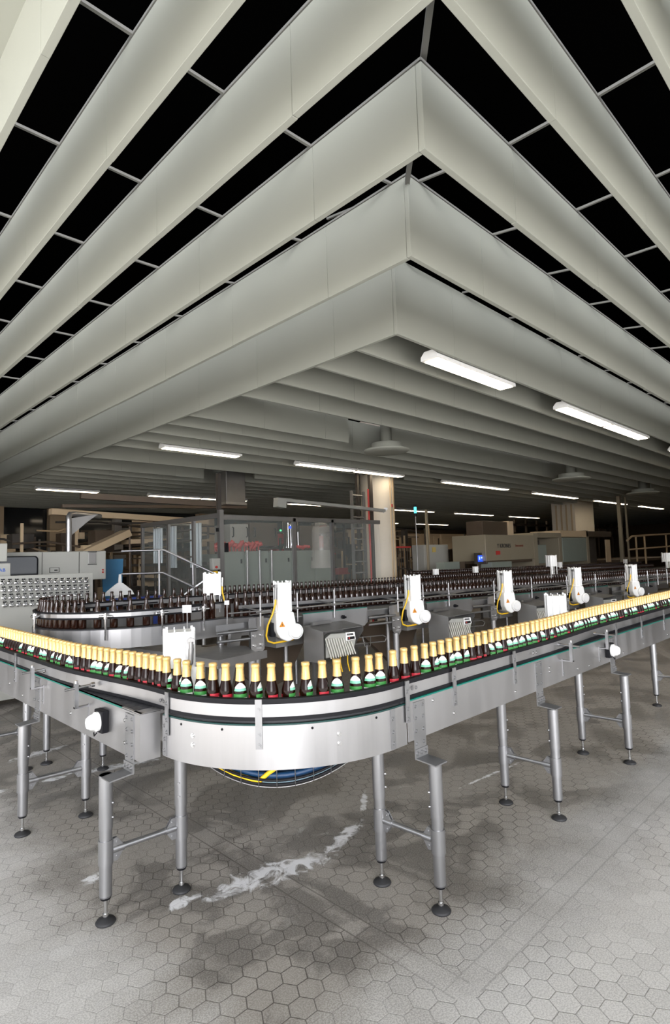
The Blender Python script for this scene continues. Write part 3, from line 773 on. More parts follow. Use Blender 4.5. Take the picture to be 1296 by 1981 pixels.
for a in (1.02*PI, 1.30*PI, 1.47*PI):
    m = MB(); stub(m, LCn[0]+.785*cos(a), LCn[1]+.785*sin(a), (cos(a), sin(a))); m.build('rail_clamp', CHROME, lo)
m = MB(); stub(m, 2.66, LCn[1]-.785, (0, -1)); m.build('rail_clamp', CHROME, lo)
for (x, y) in [(1.68, 5.25), (1.95, 4.75), (2.92, 4.50), (2.3, 5.8)]: make_leg(lo, x, y, 1.0, .7)
# long lanes
bl_ = thing('lane_conveyor', 'long stainless two-lane bottle conveyor across the middle of the hall', 'conveyor', (6, 5, 0))
def slope_path(x0, x1, yf, k=12): return [(x0+(x1-x0)*i/k, yf(x0+(x1-x0)*i/k)) for i in range(k+1)]
def sloped_band(m, x0, x1, yf, w_, zo, th):
    k = 14; v = []
    for i in range(k+1):
        x = x0+(x1-x0)*i/k; y = yf(x); z = zc(x)+zo
        v += [(x, y-w_/2, z-th), (x, y+w_/2, z-th), (x, y+w_/2, z), (x, y-w_/2, z)]
    f = [(i*4+q, i*4+(q+1)%4, (i+1)*4+(q+1)%4, (i+1)*4+q) for i in range(k) for q in range(4)]+[(0,3,2,1),(k*4,k*4+1,k*4+2,k*4+3)]
    m.add(v, f)
m = MB(); sloped_band(m, 2.98, 13, near_y, .12, -.001, .012); sloped_band(m, 2.98, 22, lambda x: 5.93, .20, -.001, .012); m.build('conveyor_chain', CHAIN, bl_)
m = MB(); sloped_band(m, 8.9, 22.2, lambda x: 6.99, .44, .058, .012); m.build('conveyor_chain', CHAIN, bl_)
m = MB(); sloped_band(m, 8.9, 22.2, lambda x: 6.75, .006, .055, .16); m.build('side_plate', STEEL, bl_)
for k in range(6): MB().cyl((9.5+2.3*k, 6.95, 0), (9.5+2.3*k, 6.95, zc(9.5+2.3*k)+.02), .03, n=10).build('support_leg', TUBE, bl_)
m = MB(); sloped_band(m, 2.98, 13, lambda x: (near_y(x)-.075+plate_y(x))/2+.005, .28, -.012, .012) if False else None
def plate_y(x): return 4.02-.10*(x-3.28)
m = MB(); sloped_band(m, 3.35, 13, lambda x: (near_y(x)-.065+plate_y(x)+.03)/2, .30, -.006, .012); m.build('transfer_chain', CHAING, bl_)
m = MB(); sloped_band(m, 2.98, 22, lambda x: 5.80, .004, -.01, .16); sloped_band(m, 2.98, 13, lambda x: near_y(x)+.085, .004, -.01, .16); sloped_band(m, 2.98, 3.2, lambda x: near_y(x)-.06, .004, -.01, .16); m.build('side_plate', STEEL, bl_)
m = MB(); sloped_band(m, 2.6, 22, lambda x: 5.835, .012, .12, .045); sloped_band(m, 2.6, 13, lambda x: near_y(x)+.055, .008, .12, .035); sloped_band(m, 3.05, 13, lambda x: near_y(x)-.05, .006, .105, .032); m.build('guide_rail', STEEL, bl_)
m = MB(); sloped_band(m, 2.6, 22, lambda x: 5.83, .020, .135, .016); sloped_band(m, 3.05, 13, lambda x: near_y(x)-.052, .012, .072, .014); m.build('rail_cap', BLACK, bl_)
for i in range(9):
    for yy in (near_y(3.2+1.3*i)-.03, 5.9): 
        m = MB(); x = 3.6+1.4*i; m.cyl((x, yy, 0), (x, yy, zc(x)-.03), .022, n=12); m.build('support_leg', TUBE, bl_)
for i in range(30):
    x = 3.0+i*.55; y = near_y(x)+.10; m = MB()
    if x < 13: m.tube([(x, y, zc(x)-.05), (x, y, zc(x)+.14), (x+.01, y, zc(x)+.16), (x+.06, y-.03, zc(x)+.165)], .0045, 6)
    if x < 13: m.build('rail_holder', STEEL, bl_)
    m = MB(); y = 5.80; m.tube([(x, y-.01, zc(x)-.05), (x, y-.01, zc(x)+.13), (x+.05, y, zc(x)+.15)], .004, 6)
    m.build('rail_holder', STEEL, bl_)

# combiner modules: plates, motor, inverter hood, legs
MX = [3.25, 4.92, 6.59, 8.30, 10.10]
cm = thing('combiner_conveyor', 'stainless staggered conveyor sections with rods and brackets behind the front line', 'conveyor', (6, 3.7, 0))
for i, mx in enumerate(MX):
    dz = -.012*(mx-3.25); P = lambda x: plate_y(x)
    m = MB(); x0, x1 = mx+.24, mx+1.03
    v = [(x0, P(x0), .955+dz), (x1-.05, P(x1), .965+dz), (x1, P(x1), 1.0+dz), (x1, P(x1), 1.14+dz), (x0, P(x0), 1.14+dz)]
    m.add(v+[(a, b+.005, c) for a, b, c in v], [(0,1,2,3,4), (9,8,7,6,5)]+[(k, 5+k, 5+(k+1)%5, (k+1)%5) for k in range(5)])
    m.build('side_plate', STEEL, cm)
    m = MB(); m.bar((x0, P(x0)+.01, 1.143+dz), (x1, P(x1)+.01, 1.143+dz), .012, .006); m.build('wear_strip', GREEN, cm)
    m = MB(); xk = mx+.70; m.cyl((xk, P(xk), 1.075+dz), (xk, P(xk)-.025, 1.075+dz), .018, n=16); m.cyl((xk, P(xk)-.02, 1.075+dz), (xk, P(xk)-.05, 1.075+dz), .010, n=12)
    m.cyl((mx+.96, P(xk)-.0, 1.02+dz), (mx+.96, P(xk)-.02, 1.02+dz), .014, n=12); m.build('knob', BLACK, cm)
    # rods that carry the bearing bracket of the next module
    bx = mx-.27; by = P(bx)-.02
    m = MB()
    for z in (1.055, .985): m.cyl((bx-.36, by+.06, z+dz), (bx, by, z+dz), .012, n=12)
    m.box(bx-.36, bx-.02, by+.07, by+.075, 1.07+dz, 1.12+dz)
    m.build('spacer_rod', TUBE, cm)
    m = MB().use(STEEL); v = [(-.07, 1.04), (.07, 1.04), (.07, .885), (.03, .845), (-.04, .865), (-.07, .90)]
    m.prism([(bx+a, z+dz) for a, z in v], 'y', by-.012, by-.006)
    m.prism([(bx+a, z+dz) for a, z in [(-.06, 1.15), (.10, 1.16), (.10, .90), (-.06, .90)]], 'y', by+.03, by+.034)
    m.use(STEEL)
    for a in (-.038, .038):
        for z in (1.005, .925): m.use(BOLT).cyl((bx+a, by-.012, z+dz), (bx+a, by-.024, z+dz), .013, n=8)
    m.use(STEEL)
    m.bar((bx+.0, by-.02, .90+dz), (bx+.03, by+.03, .90+dz), .05, .006)
    m.build('bearing_bracket', STEEL, cm)
    make_leg(cm, bx, by+.005, .87+dz, .6)
    # upright rail posts with clamps and the thin parallel rails
    for x in ([mx-.23, mx+.16, mx+.59] if i < 4 else [mx-.23, mx+.16, mx+.6, mx+1.0, mx+1.4]):
        m = MB(); m.cyl((x, P(x)-.02, 1.08+dz), (x, P(x)-.02, 1.345+dz), .009, n=10); m.cyl((x, P(x)-.02, 1.19+dz), (x, P(x)-.02, 1.225+dz), .017, n=10)
        m.cyl((x-.06, P(x)-.045, 1.207+dz), (x+.09, P(x)-.05, 1.207+dz), .009, n=10)
        m.cyl((x, P(x)-.06, 1.207+dz), (x+.02, P(x)+.27, 1.23+dz), .007, n=8)
        m.build('rail_post', STEEL, cm)
    m = MB(); m.cyl((mx-.45, P(mx-.45)+.12, 1.20+dz), (mx+1.3, P(mx+1.3)+.03, 1.19+dz), .007, n=8); m.cyl((mx-.3, P(mx)+.05, 1.18+dz), (mx+1.2, P(mx+1.2)+.22, 1.205+dz), .006, n=8); m.build('guide_rod', STEEL, cm)
    # bottle guard trough and dark guard below
    m = MB(); m.box(mx-.02, mx+.30, P(mx)+.06, P(mx)+.3, .86+dz, 1.12+dz); m.build('bearing_housing', STEELD, cm)
    if i < 4:
        m = MB(); m.tube([(mx+.80, P(mx)-.03, .85), (mx+1.3, P(mx)-.06, .83), (mx+1.36, P(mx)-.06, .80), (mx+1.34, P(mx)-.05, .76), (mx+.9, P(mx), .78)], .006, 6)
        m.tube([(mx+1.0, P(mx)-.05, .85), (mx+1.0, P(mx)-.08, .75), (mx+1.08, P(mx)-.08, .75), (mx+1.12, P(mx)-.05, .84)], .004, 6)
        m.build('wire_holder', STEEL, cm)
# pale-blue cable bits and red box on the first modules
m = MB(); m.box(4.14, 4.26, 3.99, 4.08, .92, .96); tag(m.build('bracket_box', RED), 'small red box glimpsed between first and second white gear motors', 'box')
for i, (x0, x1) in enumerate([(3.985, 4.13), (5.6, 5.75)]):
    m = MB(); 
    for k in range(3): m.tube([(x0, 3.93-.1*(x0-3.9), .90-.02*k), ((x0+x1)/2, 3.93-.1*(x0-3.9), .905-.02*k), (x1, 3.95-.1*(x0-3.9), .90-.02*k)], .007, 6)
    tag(m.build('cable_bundle', LBLUE), ['pale blue cable bundle beside the first inverter hood', 'pale blue cable bundle beside the second inverter hood'][i], 'cables')

# white gear motors (fan cowl upright, gearbox below)
def cowl(m, cx_, cy_, z0, z1, w_, n=28):
    # rounded-square cowl with ribs at the corners
    k = 24; P = []
    for i in range(k):
        a = 2*PI*i/k; c_, s_ = cos(a), sin(a); e = .42
        P.append((cx_+math.copysign(abs(c_)**e, c_)*w_/2, cy_+math.copysign(abs(s_)**e, s_)*w_/2))
    v = [(x, y, z0) for x, y in P]+[(x, y, z1) for x, y in P]
    m.add(v, [(i, (i+1)%k, k+(i+1)%k, k+i) for i in range(k)], True); m.add(v, [tuple(range(k-1, -1, -1)), tuple(range(k, 2*k))])
    for sx in (-1, 1):
        for sy in (-1, 1):
            m.box(cx_+sx*w_*.43-.006, cx_+sx*w_*.43+.006, cy_+sy*w_*.43-.006, cy_+sy*w_*.43+.006, z0-.01, z1+.016)
    for q in (-.17, .17):
        for sy in (-1, 1):
            m.box(cx_+q*w_-.003, cx_+q*w_+.003, cy_+sy*w_*.5-.008, cy_+sy*w_*.5+.003, z0, z1+.012); m.box(cx_+sy*w_*.5-.008, cx_+sy*w_*.5+.003, cy_+q*w_-.003, cy_+q*w_+.003, z0, z1+.012)
mlabels = ['tall white gear motor nearest the front curve, above the finned inverter', 'white gear motor, second from the left along the combiner', 'white gear motor, third from the left, next to a white inverter', 'white gear motor, fourth from the left, behind the boxy white motor', 'white gear motor farthest right along the combiner']
RZM = math.radians(-45)
for i, mx in enumerate(MX):
    my = plate_y(mx)-.02; dz = -.010*(mx-3.25)
    g = thing('gear_motor', mlabels[i], 'motor', (mx, my, .9+dz), 'white gear motors', rz=math.radians(-20))
    O = lambda mm, nm, mt, bv=0: mm.build(nm, mt, g, bevel=bv, loc=(0,0,0))
    s_ = 1.0
    m = MB(); cowl(m, 0, 0, .30, .545, .135); O(m, 'fan_cowl', WHITE)
    m = MB(); m.cyl((0,0,.275), (0,0,.302), .074, n=28)
    m.prism([(-.085, .285), (.08, .285), (.095, .20), (.10, .12), (.075, .045), (.02, .025), (-.05, .06), (-.085, .12)], 'y', -.078, .078)
    O(m, 'gearbox', WHITE, .014)
    m = MB(); m.cyl((.085, -.10, .115), (.085, .07, .115), .068, n=32); m.cyl((.085, -.115, .115), (.085, -.10, .115), .05, .062, n=32)
    for a in range(3): m.cyl((.085+.045*cos(a*2.1+.8), -.118, .115+.045*sin(a*2.1+.8)), (.085+.045*cos(a*2.1+.8), -.10, .115+.045*sin(a*2.1+.8)), .008, n=8)
    O(m, 'output_flange', WHITE)
    m = MB(); m.use(ORANGE); m.add([(-.062, -.0802, .160), (-.008, -.0802, .160), (-.035, -.0802, .210)], [(0,1,2)]); m.use(TEXTD); m.add([(-.037, -.0810, .172), (-.029, -.0810, .172), (-.033, -.0810, .192)], [(0,1,2)]); O(m, 'warning_sign', None)
    m = MB(); m.cyl((-.075, -.045, .53), (-.075, -.045, .50), .014, n=12); m.cyl((-.075, -.062, .515), (-.075, -.02, .515), .016, n=12); m.cyl((-.078, -.045, .50), (-.080, -.045, .40), .0125, n=12); O(m, 'plug', STEELD)
    m = MB(); m.tube([(-.08, -.045, .41), (-.082, -.045, .36), (-.11, -.04, .27), (-.15, -.03, .18), (-.165, -.02, .09), (-.15, -.02, .04), (-.10, -.03, .02), (0, -.02, .025), (.10, .02, .03)], .0085, 8); O(m, 'yellow_cable', YELLOW)
    m = MB(); m.cyl((-.02, .07, .13), (-.02, .12, .13), .06, n=20); m.box(-.11, -.07, 0, .09, .07, .19); O(m, 'coupling', BLACK)
# inverter hoods with finned inverters
for i, mx in enumerate(MX[:4]):
    dz = -.010*(mx-3.25); y = plate_y(mx+.45)-.02
    h = thing('inverter_hood', ['open steel hood shielding the largest finned white inverter', 'open steel hood under the second white gear motor', 'open steel hood right of the third white gear motor', 'open steel hood right of the fourth white gear motor'][i], 'hood', (mx+.2, y, .73), 'steel inverter hoods')
    x0, x1 = mx+.20, mx+.72
    m = MB(); m.prism([(y-.26, .735+dz), (y, .72+dz), (y, 1.035+dz), (y-.26, 1.0+dz)], 'x', x0+.0, x0+.005)
    m.prism([(y-.10, .76+dz), (y, .74+dz), (y, 1.035+dz), (y-.26, 1.0+dz), (y-.26, .96+dz)], 'x', x1-.005, x1)
    m.add([(x0, y-.26, 1.0+dz), (x1, y-.26, 1.0+dz), (x1, y, 1.035+dz), (x0, y, 1.035+dz), (x0, y-.26, 1.006+dz), (x1, y-.26, 1.006+dz), (x1, y, 1.041+dz), (x0, y, 1.041+dz)], [(0,3,2,1),(4,5,6,7),(0,1,5,4),(1,2,6,5),(2,3,7,6),(3,0,4,7)])
    m.box(x0, x1, y-.002, y+.002, .82+dz, 1.035+dz)
    m.build('shell', STEELD, h)
    m = MB(); m.box(x0+.05, x0+.30, y-.30, y-.295, 1.045+dz, 1.075+dz) if False else m.box(x0+.06, x0+.30, y-.06, y-.03, 1.041+dz, 1.068+dz); m.build('terminal_strip', STEEL, h)
    v = thing('inverter', ['finned white frequency inverter with small display, largest in view', 'finned white frequency inverter under the second gear motor', 'finned white frequency inverter under the third gear motor', 'finned white frequency inverter mostly hidden behind gold bottles'][i], 'inverter', (x0+.13, y-.13, .73+dz), 'finned white inverters', rz=math.radians(-28))
    O = lambda mm, nm, mt, bv=0: mm.build(nm, mt, v, bevel=bv, loc=(0,0,0))
    m = MB(); m.prism([(.0, .02), (.26, .05), (.29, .17), (.27, .235), (.05, .235), (0, .20)], 'y', -.05, .05); O(m, 'body', GREYM, .006)
    m = MB()
    for k in range(11):
        u = k*.024; m.bar((-.005+u, -.062, .20-(.03 if k > 7 else 0)-u*.05), (.045+u*.96, -.062, .018+u*.12), .009, .030, up=(0,1,0))
    O(m, 'fins', INVERT)
    m = MB(); m.prism([(.19, .165), (.285, .175), (.275, .24), (.19, .24)], 'y', -.064, -.05); O(m, 'control_face', WHITE, .002)
    m = MB(); m.use(WINDARK); m.prism([(.20, .213), (.262, .216), (.258, .232), (.20, .230)], 'y', -.066, -.064); m.use(BLACK); m.prism([(.205, .172), (.275, .180), (.272, .204), (.205, .200)], 'y', -.066, -.064)
    m.use(RED); m.prism([(.215, .181), (.228, .182), (.228, .196), (.215, .196)], 'y', -.068, -.066); O(m, 'display', None)
    m = MB()
    for k in range(3): m.tube([(.08+.07*k, 0, .03), (.08+.07*k, 0, -.04), (.10+.07*k, .01, -.12)], .006, 6)
    O(m, 'cables', YELLOW)

# big boxy motors behind the front line
def big_motor(label, x, y, rz, plug):
    g = thing('drive_motor', label, 'motor', (x, y, .96), 'boxy white drive motors', rz=rz)
    O = lambda mm, nm, mt, bv=0: mm.build(nm, mt, g, bevel=bv, loc=(0,0,0))
    m = MB(); cowl(m, 0, 0, .14, .325, .155); O(m, 'fan_cowl', WHITE)
    for a, b in ((-.07, -.07), (.07, -.07), (0, -.075), (-.07, .07), (.07, .07)):
        m = MB(); m.add([(a-.018, b-.003, .14), (a+.018, b-.003, .14), (a+.004, b-.003, .0), (a-.004, b-.003, .0), (a-.018, b+.003, .14), (a+.018, b+.003, .14), (a+.004, b+.003, .0), (a-.004, b+.003, .0)], [(0,3,2,1),(4,5,6,7),(0,1,5,4),(1,2,6,5),(2,3,7,6),(3,0,4,7)])
        O(m, 'mounting_lug', WHITE)
    m = MB(); m.cyl((0,0,-.02), (0,0,.14), .055, n=24); m.cyl((0,0,-.18), (0,0,-.02), .02, n=16); O(m, 'shaft_housing', STEELD)
    if plug:
        m = MB(); m.cyl((.056, -.075, .275), (.056, -.105, .275), .020, n=16); m.cyl((.056, -.10, .275), (.056, -.10, .235), .013, n=14); m.cyl((.056, -.10, .24), (.052, -.10, .165), .0145, n=14); m.cyl((.052, -.10, .167), (.051, -.10, .155), .016, .010, n=14); O(m, 'plug', STEELD)
        m = MB(); m.tube([(.051, -.10, .158), (.046, -.10, .12), (.032, -.095, .08), (.01, -.08, .04), (0, -.05, .0)], .0085, 8); O(m, 'yellow_cable', YELLOW)
    return g
big_motor('boxy white motor with chrome plug and yellow cable behind the left end of the curve', 1.565, 2.81, math.radians(-28), True)
big_motor('boxy white motor without plug rising behind the right straight', 4.62, 2.12, math.radians(-60), False)
# motor standing behind the loop
def small_motor(label, x, y, z, plug, rz=-.5, s_=1.):
    g = thing('lane_motor', label, 'motor', (x, y, z), 'white lane motors', rz=rz); g.scale = (s_, s_, s_)
    O = lambda mm, nm, mt, bv=0: mm.build(nm, mt, g, bevel=bv, loc=(0,0,0))
    m = MB(); cowl(m, 0, 0, .10, .30, .155); O(m, 'fan_cowl', WHITE)
    m = MB()
    for a in (-.06, 0, .06): m.bar((a, -.07, .11), (a, -.07, -.06), .02, .006)
    m.cyl((0, 0, -.14), (0, 0, .10), .03, n=14); O(m, 'mounting_lug', WHITE)
    if plug:
        m = MB(); m.cyl((.09, -.04, .26), (.088, -.04, .18), .012, n=12); O(m, 'plug', CHROME)
        m = MB(); m.tube([(.088, -.04, .18), (.09, -.045, .12), (.11, -.05, .03), (.12, -.05, -.06)], .008, 8); O(m, 'yellow_cable', YELLOW)
small_motor('white motor with yellow cable standing between the two bottle lanes near the loop', 2.98, 4.72, 1.235, True)
small_motor('white motor among the far bottles, left of the fourth gear motor', 10.6, 4.9, 1.26, False)
small_motor('white motor among the far bottles at the right edge', 14.9, 4.1, 1.22, False)
for i, (x, y, z) in enumerate([(10.75, 6.66, 1.15), (14.9, 6.66, 1.13), (9.3, 6.66, 1.15), (19.8, 6.66, 1.09)]):
    small_motor('small pale motor before the farthest lanes, %s from the left' % ['second', 'third', 'first', 'fourth'][i], x, y, z+.03, False, s_=.62)

# small square reflector plates and sensor on thin posts before the back line
for i, (x, y, z, w_) in enumerate([(2.42, 4.22, 1.27, .075), (2.86, 4.30, 1.285, .042)]):
    o = thing('reflector_plate', ['larger square steel reflector on a thin post before the loop', 'smaller square steel reflector on a thin post right of the loop'][i], 'reflector', (x, y, 1.0), 'square reflectors on posts', rz=-.78)
    m = MB(); m.cbox((0, 0, z-1.0), (w_, .006, w_*.85)); m.build('plate', STEEL, o, loc=(0,0,0))
    m = MB(); m.cyl((0, .006, .02), (0, .006, z-1.0), .005, n=8); m.bar((0, .0, .03), (0, .15, .03), .02, .01); m.build('post', STEEL, o, loc=(0,0,0))
# drip tray channel below the loop
tr = thing('drip_tray', 'folded stainless drip tray channel beneath the loop, above the floor', 'tray', (2.4, 4.0, .9))
MB().strip([(2.12, 5.0), (2.22, 4.3), (2.28, 3.55), (2.78, 3.63)], .885, .945, .003).build('tray_lip', STEEL, tr)
m = MB(); t_ = [(2.12, 5.0), (2.22, 4.3), (2.28, 3.55), (2.78, 3.63), (2.80, 3.75), (3.02, 4.25), (2.6, 5.0)]; n = len(t_)
m.add([(x, y, .893) for x, y in t_]+[(x, y, .889) for x, y in t_], [tuple(range(n)), tuple(range(2*n-1, n-1, -1))]); m.build('tray_floor', STEELD, tr)
m = MB(); m.prism([(2.80, .40), (2.86, .40), (3.02, 1.02), (2.9, 1.02)], 'y', 4.30, 4.34); m.build('tray_back', STEELD, tr)
make_leg(tr, 2.66, 3.66, .885, .5)

# hoppers / chutes below the combiner
for i, (x, y) in enumerate([(3.1, 4.5), (4.9, 4.4)]):
    m = MB(); m.prism([(x-.35, .90), (x+.9, .90), (x+.6, .45), (x+.3, .40)], 'y', y, y+.06)
    tag(m.build('chute_plate', BROWNM), ['dark folded steel chute below the first gear motor', 'dark folded steel chute below the second gear motor'][i], 'chute')
for i, (x, y, w_) in enumerate([(5.2, 5.2, .35), (7.6, 5.4, .6)]):
    m = MB(); m.box(x, x+w_, y, y+.3, .55, .85); m.box(x-.01, x+w_+.01, y-.01, y+.31, .80, .85); tag(m.build('cardboard_box', WOODC, bevel=.004), ['brown cardboard box seen under the lanes behind the first motor', 'brown cardboard box seen under the lanes behind the second motor'][i], 'box')
    m = MB(); m.box(x-.2, x+w_+.4, y-.1, y+.5, .50, .55); 
    for a in (x-.15, x+w_+.3):
        for b in (y-.05, y+.4): m.box(a, a+.04, b, b+.04, 0, .5)
    tag(m.build('steel_bench', STEELD), ['low steel bench carrying the nearer cardboard box', 'low steel bench carrying the farther cardboard box'][i], 'bench')

# ------------------------------------------------------------------ left background machines
def txt(body, loc, size, rot, m_, parent, ext=.002):
    cu_ = bpy.data.curves.new('lettering', 'FONT'); cu_.body = body; cu_.size = size; cu_.extrude = ext; cu_.materials.append(m_)
    t_ = bpy.data.objects.new('lettering', cu_); C.objects.link(t_); bpy.context.view_layer.update()
    me = bpy.data.meshes.new_from_object(t_.evaluated_get(bpy.context.evaluated_depsgraph_get())); bpy.data.objects.remove(t_)
    o = bpy.data.objects.new('lettering', me); C.objects.link(o); o.parent = parent; o.location = Vector(loc)-parent.location; o.rotation_euler = rot; return o
fr = (PI/2, 0, 0)
wm = thing('washer_cabinet', 'long grey metal machine cabinet with dark rounded window, left background', 'machine', (2.9, 8.5, 0))
m = MB(); m.box(1.3, 3.53, 8.5, 9.6, 1.44, 1.86); m.box(1.3, 3.2, 8.55, 9.6, .4, 1.44); m.build('body', GREYM, wm, bevel=.01)
m = MB(); m.box(2.635, 2.64, 8.494, 8.5, 1.45, 1.85); m.box(3.135, 3.14, 8.494, 8.5, 1.45, 1.85); m.box(1.3, 3.2, 8.494, 8.5, 1.44, 1.448); m.build('panel_seam', BLACK, wm)
def rrect(x0, x1, z0, z1, r, k=5):
    P = []
    for cx_, cz_, a in ((x1-r, z1-r, 0), (x0+r, z1-r, PI/2), (x0+r, z0+r, PI), (x1-r, z0+r, 1.5*PI)):
        P += [(cx_+r*cos(a+PI/2*i/k), cz_+r*sin(a+PI/2*i/k)) for i in range(k+1)]
    return P
m = MB(); m.prism(rrect(1.9, 2.585, 1.50, 1.805, .05), 'y', 8.485, 8.5); wf = m.build('window_frame', BLACK, wm)
m = MB(); m.prism(rrect(1.92, 2.565, 1.515, 1.79, .04), 'y', 8.481, 8.486); m.build('window_pane', WINDARK, wf, loc=(0,0,0))
m = MB(); m.prism([(3.27, 1.68), (3.38, 1.68), (3.38, 1.84), (3.27, 1.84)], 'y', 8.488, 8.5); m.build('hatch', STEELD, wm, bevel=.004)
m = MB()
for a, b, c_, d_ in ((3.26, 1.66, 3.39, 1.67), (3.26, 1.845, 3.39, 1.855)): m.box(a, c_, 8.486, 8.499, b, d_)
m.box(2.74, 2.86, 8.49, 8.5, 1.565, 1.57); m.box(2.74, 2.86, 8.49, 8.5, 1.63, 1.635); m.box(2.735, 2.74, 8.49, 8.5, 1.565, 1.635); m.box(2.86, 2.865, 8.49, 8.5, 1.565, 1.635); m.box(2.80, 2.84, 8.49, 8.5, 1.59, 1.605)
m.build('plate_marks', TEXTD, wm)
m = MB(); m.use(RED); m.cyl((3.48, 8.5, 1.58), (3.48, 8.48, 1.58), .012, n=10); m.cyl((3.48, 8.5, 1.545), (3.48, 8.48, 1.545), .012, n=10); m.build('button', None, wm)
pb = thing('side_box', 'pale grey metal boxes with blue lettering at the left edge', 'cabinet', (1.7, 7.95, 1.2))
MB().box(1.3, 2.05, 7.9, 8.3, 1.73, 1.955).box(1.3, 2.085, 7.88, 8.3, 1.54, 1.71).box(1.4, 1.9, 7.95, 8.3, 0, 1.54).build('body', GREYM, pb, bevel=.008)
txt('NAB', (1.905, 7.878, 1.605), .06, fr, TEXTB, pb)
# perforated panel of chrome knobs
kp = thing('knob_panel', 'slanted grey panel covered with rows of shiny chrome knobs', 'panel', (2.4, 7.6, 1.3))
m = MB(); m.box(1.3, 2.985, 7.6, 7.64, .85, 1.555); m.box(1.4, 2.9, 7.64, 8.0, .1, 1.2); m.build('panel', GREYM, kp, bevel=.004)
for r_ in range(4):
    for k in range(14):
        x = 1.915+k*.0745+r_*.008; z = 1.475-r_*.088-(x-1.9)*.028
        if r_ >= 2 and x > 2.95: continue
        kb = MB(); kb.use(CHROME); kb.lathe([(0, 0), (.012, .002), (.024, .012), (.027, .024), (.022, .034), (.010, .038), (.008, .05), (0, .05)], n=14)
        kb.v = [(vx+x, 7.6-vz, z+vy) for vx, vy, vz in kb.v]
        kb.cyl((x+.01, 7.575, z+.012), (x+.022, 7.555, z+.034), .0045, n=6)
        kb.use(BLACK)
        for dx in (0.0, .022): kb.cyl((x+dx, 7.6, z+.040), (x+dx, 7.58, z+.040), .008, n=8)
        kb.build('chrome_knob', None, kp)

# elbow pipe above the cabinet
m = MB(); m.tube([(3.0, 8.52, 1.86), (3.0, 8.52, 2.30), (3.0, 8.53, 2.36), (3.03, 8.56, 2.40), (3.10, 8.6, 2.41), (3.6, 8.9, 2.41)], .038, 14)
tag(m.build('vent_pipe', STEEL), 'shiny elbow pipe rising from the grey cabinet', 'pipe')
# blue board and white funnel
m = MB(); m.prism([(3.72, .9), (3.98, .9), (4.02, 1.74), (3.66, 1.74)], 'y', 9.0, 9.02); m.box(3.7, 3.98, 9.02, 9.3, 0, .9); tag(m.build('blue_board', BLUEP), 'bright blue upright board right of the grey cabinet', 'board')
m = MB(); m.prism([(3.55, 1.18), (4.02, 1.18), (3.98, 1.25), (3.84, 1.36), (3.815, 1.37), (3.81, 1.50), (3.78, 1.50), (3.77, 1.37), (3.74, 1.36), (3.58, 1.24)], 'y', 8.6, 8.63); m.box(3.72, 3.86, 8.63, 8.66, 0, 1.18)
tag(m.build('white_funnel', WHITE, bevel=.003), 'white funnel-shaped sheet before the blue board', 'funnel')
m = MB(); m.box(3.15, 3.9, 7.4, 7.6, 1.10, 1.20); m.box(3.2, 3.25, 7.45, 7.55, 0, 1.1); m.box(3.8, 3.85, 7.45, 7.55, 0, 1.1); tag(m.build('blue_crate', mat('crate_blue', (.02,.04,.20), .5)), 'dark blue crate shelf behind the far lane near the loop', 'crate')
# stairs handrails left
hr = thing('stair_handrail', 'grey tube stair handrail descending to the right before the glass enclosure', 'handrail', (4.6, 8.3, 0))
m = MB(); m.tube([(3.9, 8.8, 1.86), (4.42, 8.4, 1.86), (4.95, 7.6, 1.42), (4.96, 7.58, 0)], .018, 10); m.tube([(3.9, 8.8, 1.50), (4.40, 8.4, 1.50), (4.75, 7.8, 1.2)], .016, 10); m.build('rail', TUBE, hr)
m = MB(); m.cyl((4.36, 8.45, 0), (4.36, 8.45, 1.86), .02); m.cyl((4.7, 8.0, 0), (4.7, 8.0, 1.62), .016); m.bar((4.95, 7.9, 1.42), (4.6, 8.1, 1.15), .03, .02); m.build('post', TUBE, hr)

# ------------------------------------------------------------------ glass enclosure
ge = thing('glass_enclosure', 'tall glazed machine enclosure with steel posts, corner toward the viewer', 'enclosure', (5.22, 8.0, 0))
GX, GY, GZ = 5.22, 8.0, 2.40
m = MB(); m.box(GX-.04, GX+.04, GY-.04, GY+.04, 0, 2.50); m.build('corner_post', STEELD, ge)
for (x, y) in [(GX, 8.85), (GX, 9.75), (GX, 10.8)]: MB().box(x-.025, x+.025, y-.03, y+.03, 0, GZ).build('post', STEELD, ge)
for (x, y) in [(6.80, GY), (7.78, GY)]: MB().box(x-.03, x+.03, y-.03, y+.03, 0, GZ).build('post', STEELD, ge)
m = MB(); m.box(GX-.03, GX+.03, GY, 10.83, GZ-.03, GZ+.05); m.box(GX, 9.2, GY-.03, GY+.03, GZ-.06, GZ+.02); m.box(GX-.03, GX+.03, GY, 10.83, .95, 1.0); m.box(GX, 9.2, GY-.03, GY+.03, .95, 1.0); m.build('top_rail', STEELD, ge)
for y0, y1 in ((8.03, 8.83), (8.88, 9.72), (9.78, 10.77)): MB().box(GX-.004, GX+.004, y0, y1, 1.0, GZ-.03).build('glass_pane', PANE, ge)
for x0, x1 in ((5.26, 6.77), (6.83, 7.75), (7.81, 9.2)): MB().box(x0, x1, GY-.004, GY+.004, 1.0, GZ-.06).build('glass_pane', PANE, ge)
MB().box(GX+.05, GX+.11, GY-.06, GY-.03, 1.80, 1.95).build('lock', BLACK, ge); MB().box(GX-.06, GX-.03, GY-.01, GY+.05, 2.14, 2.2).build('hinge', BLACK, ge)
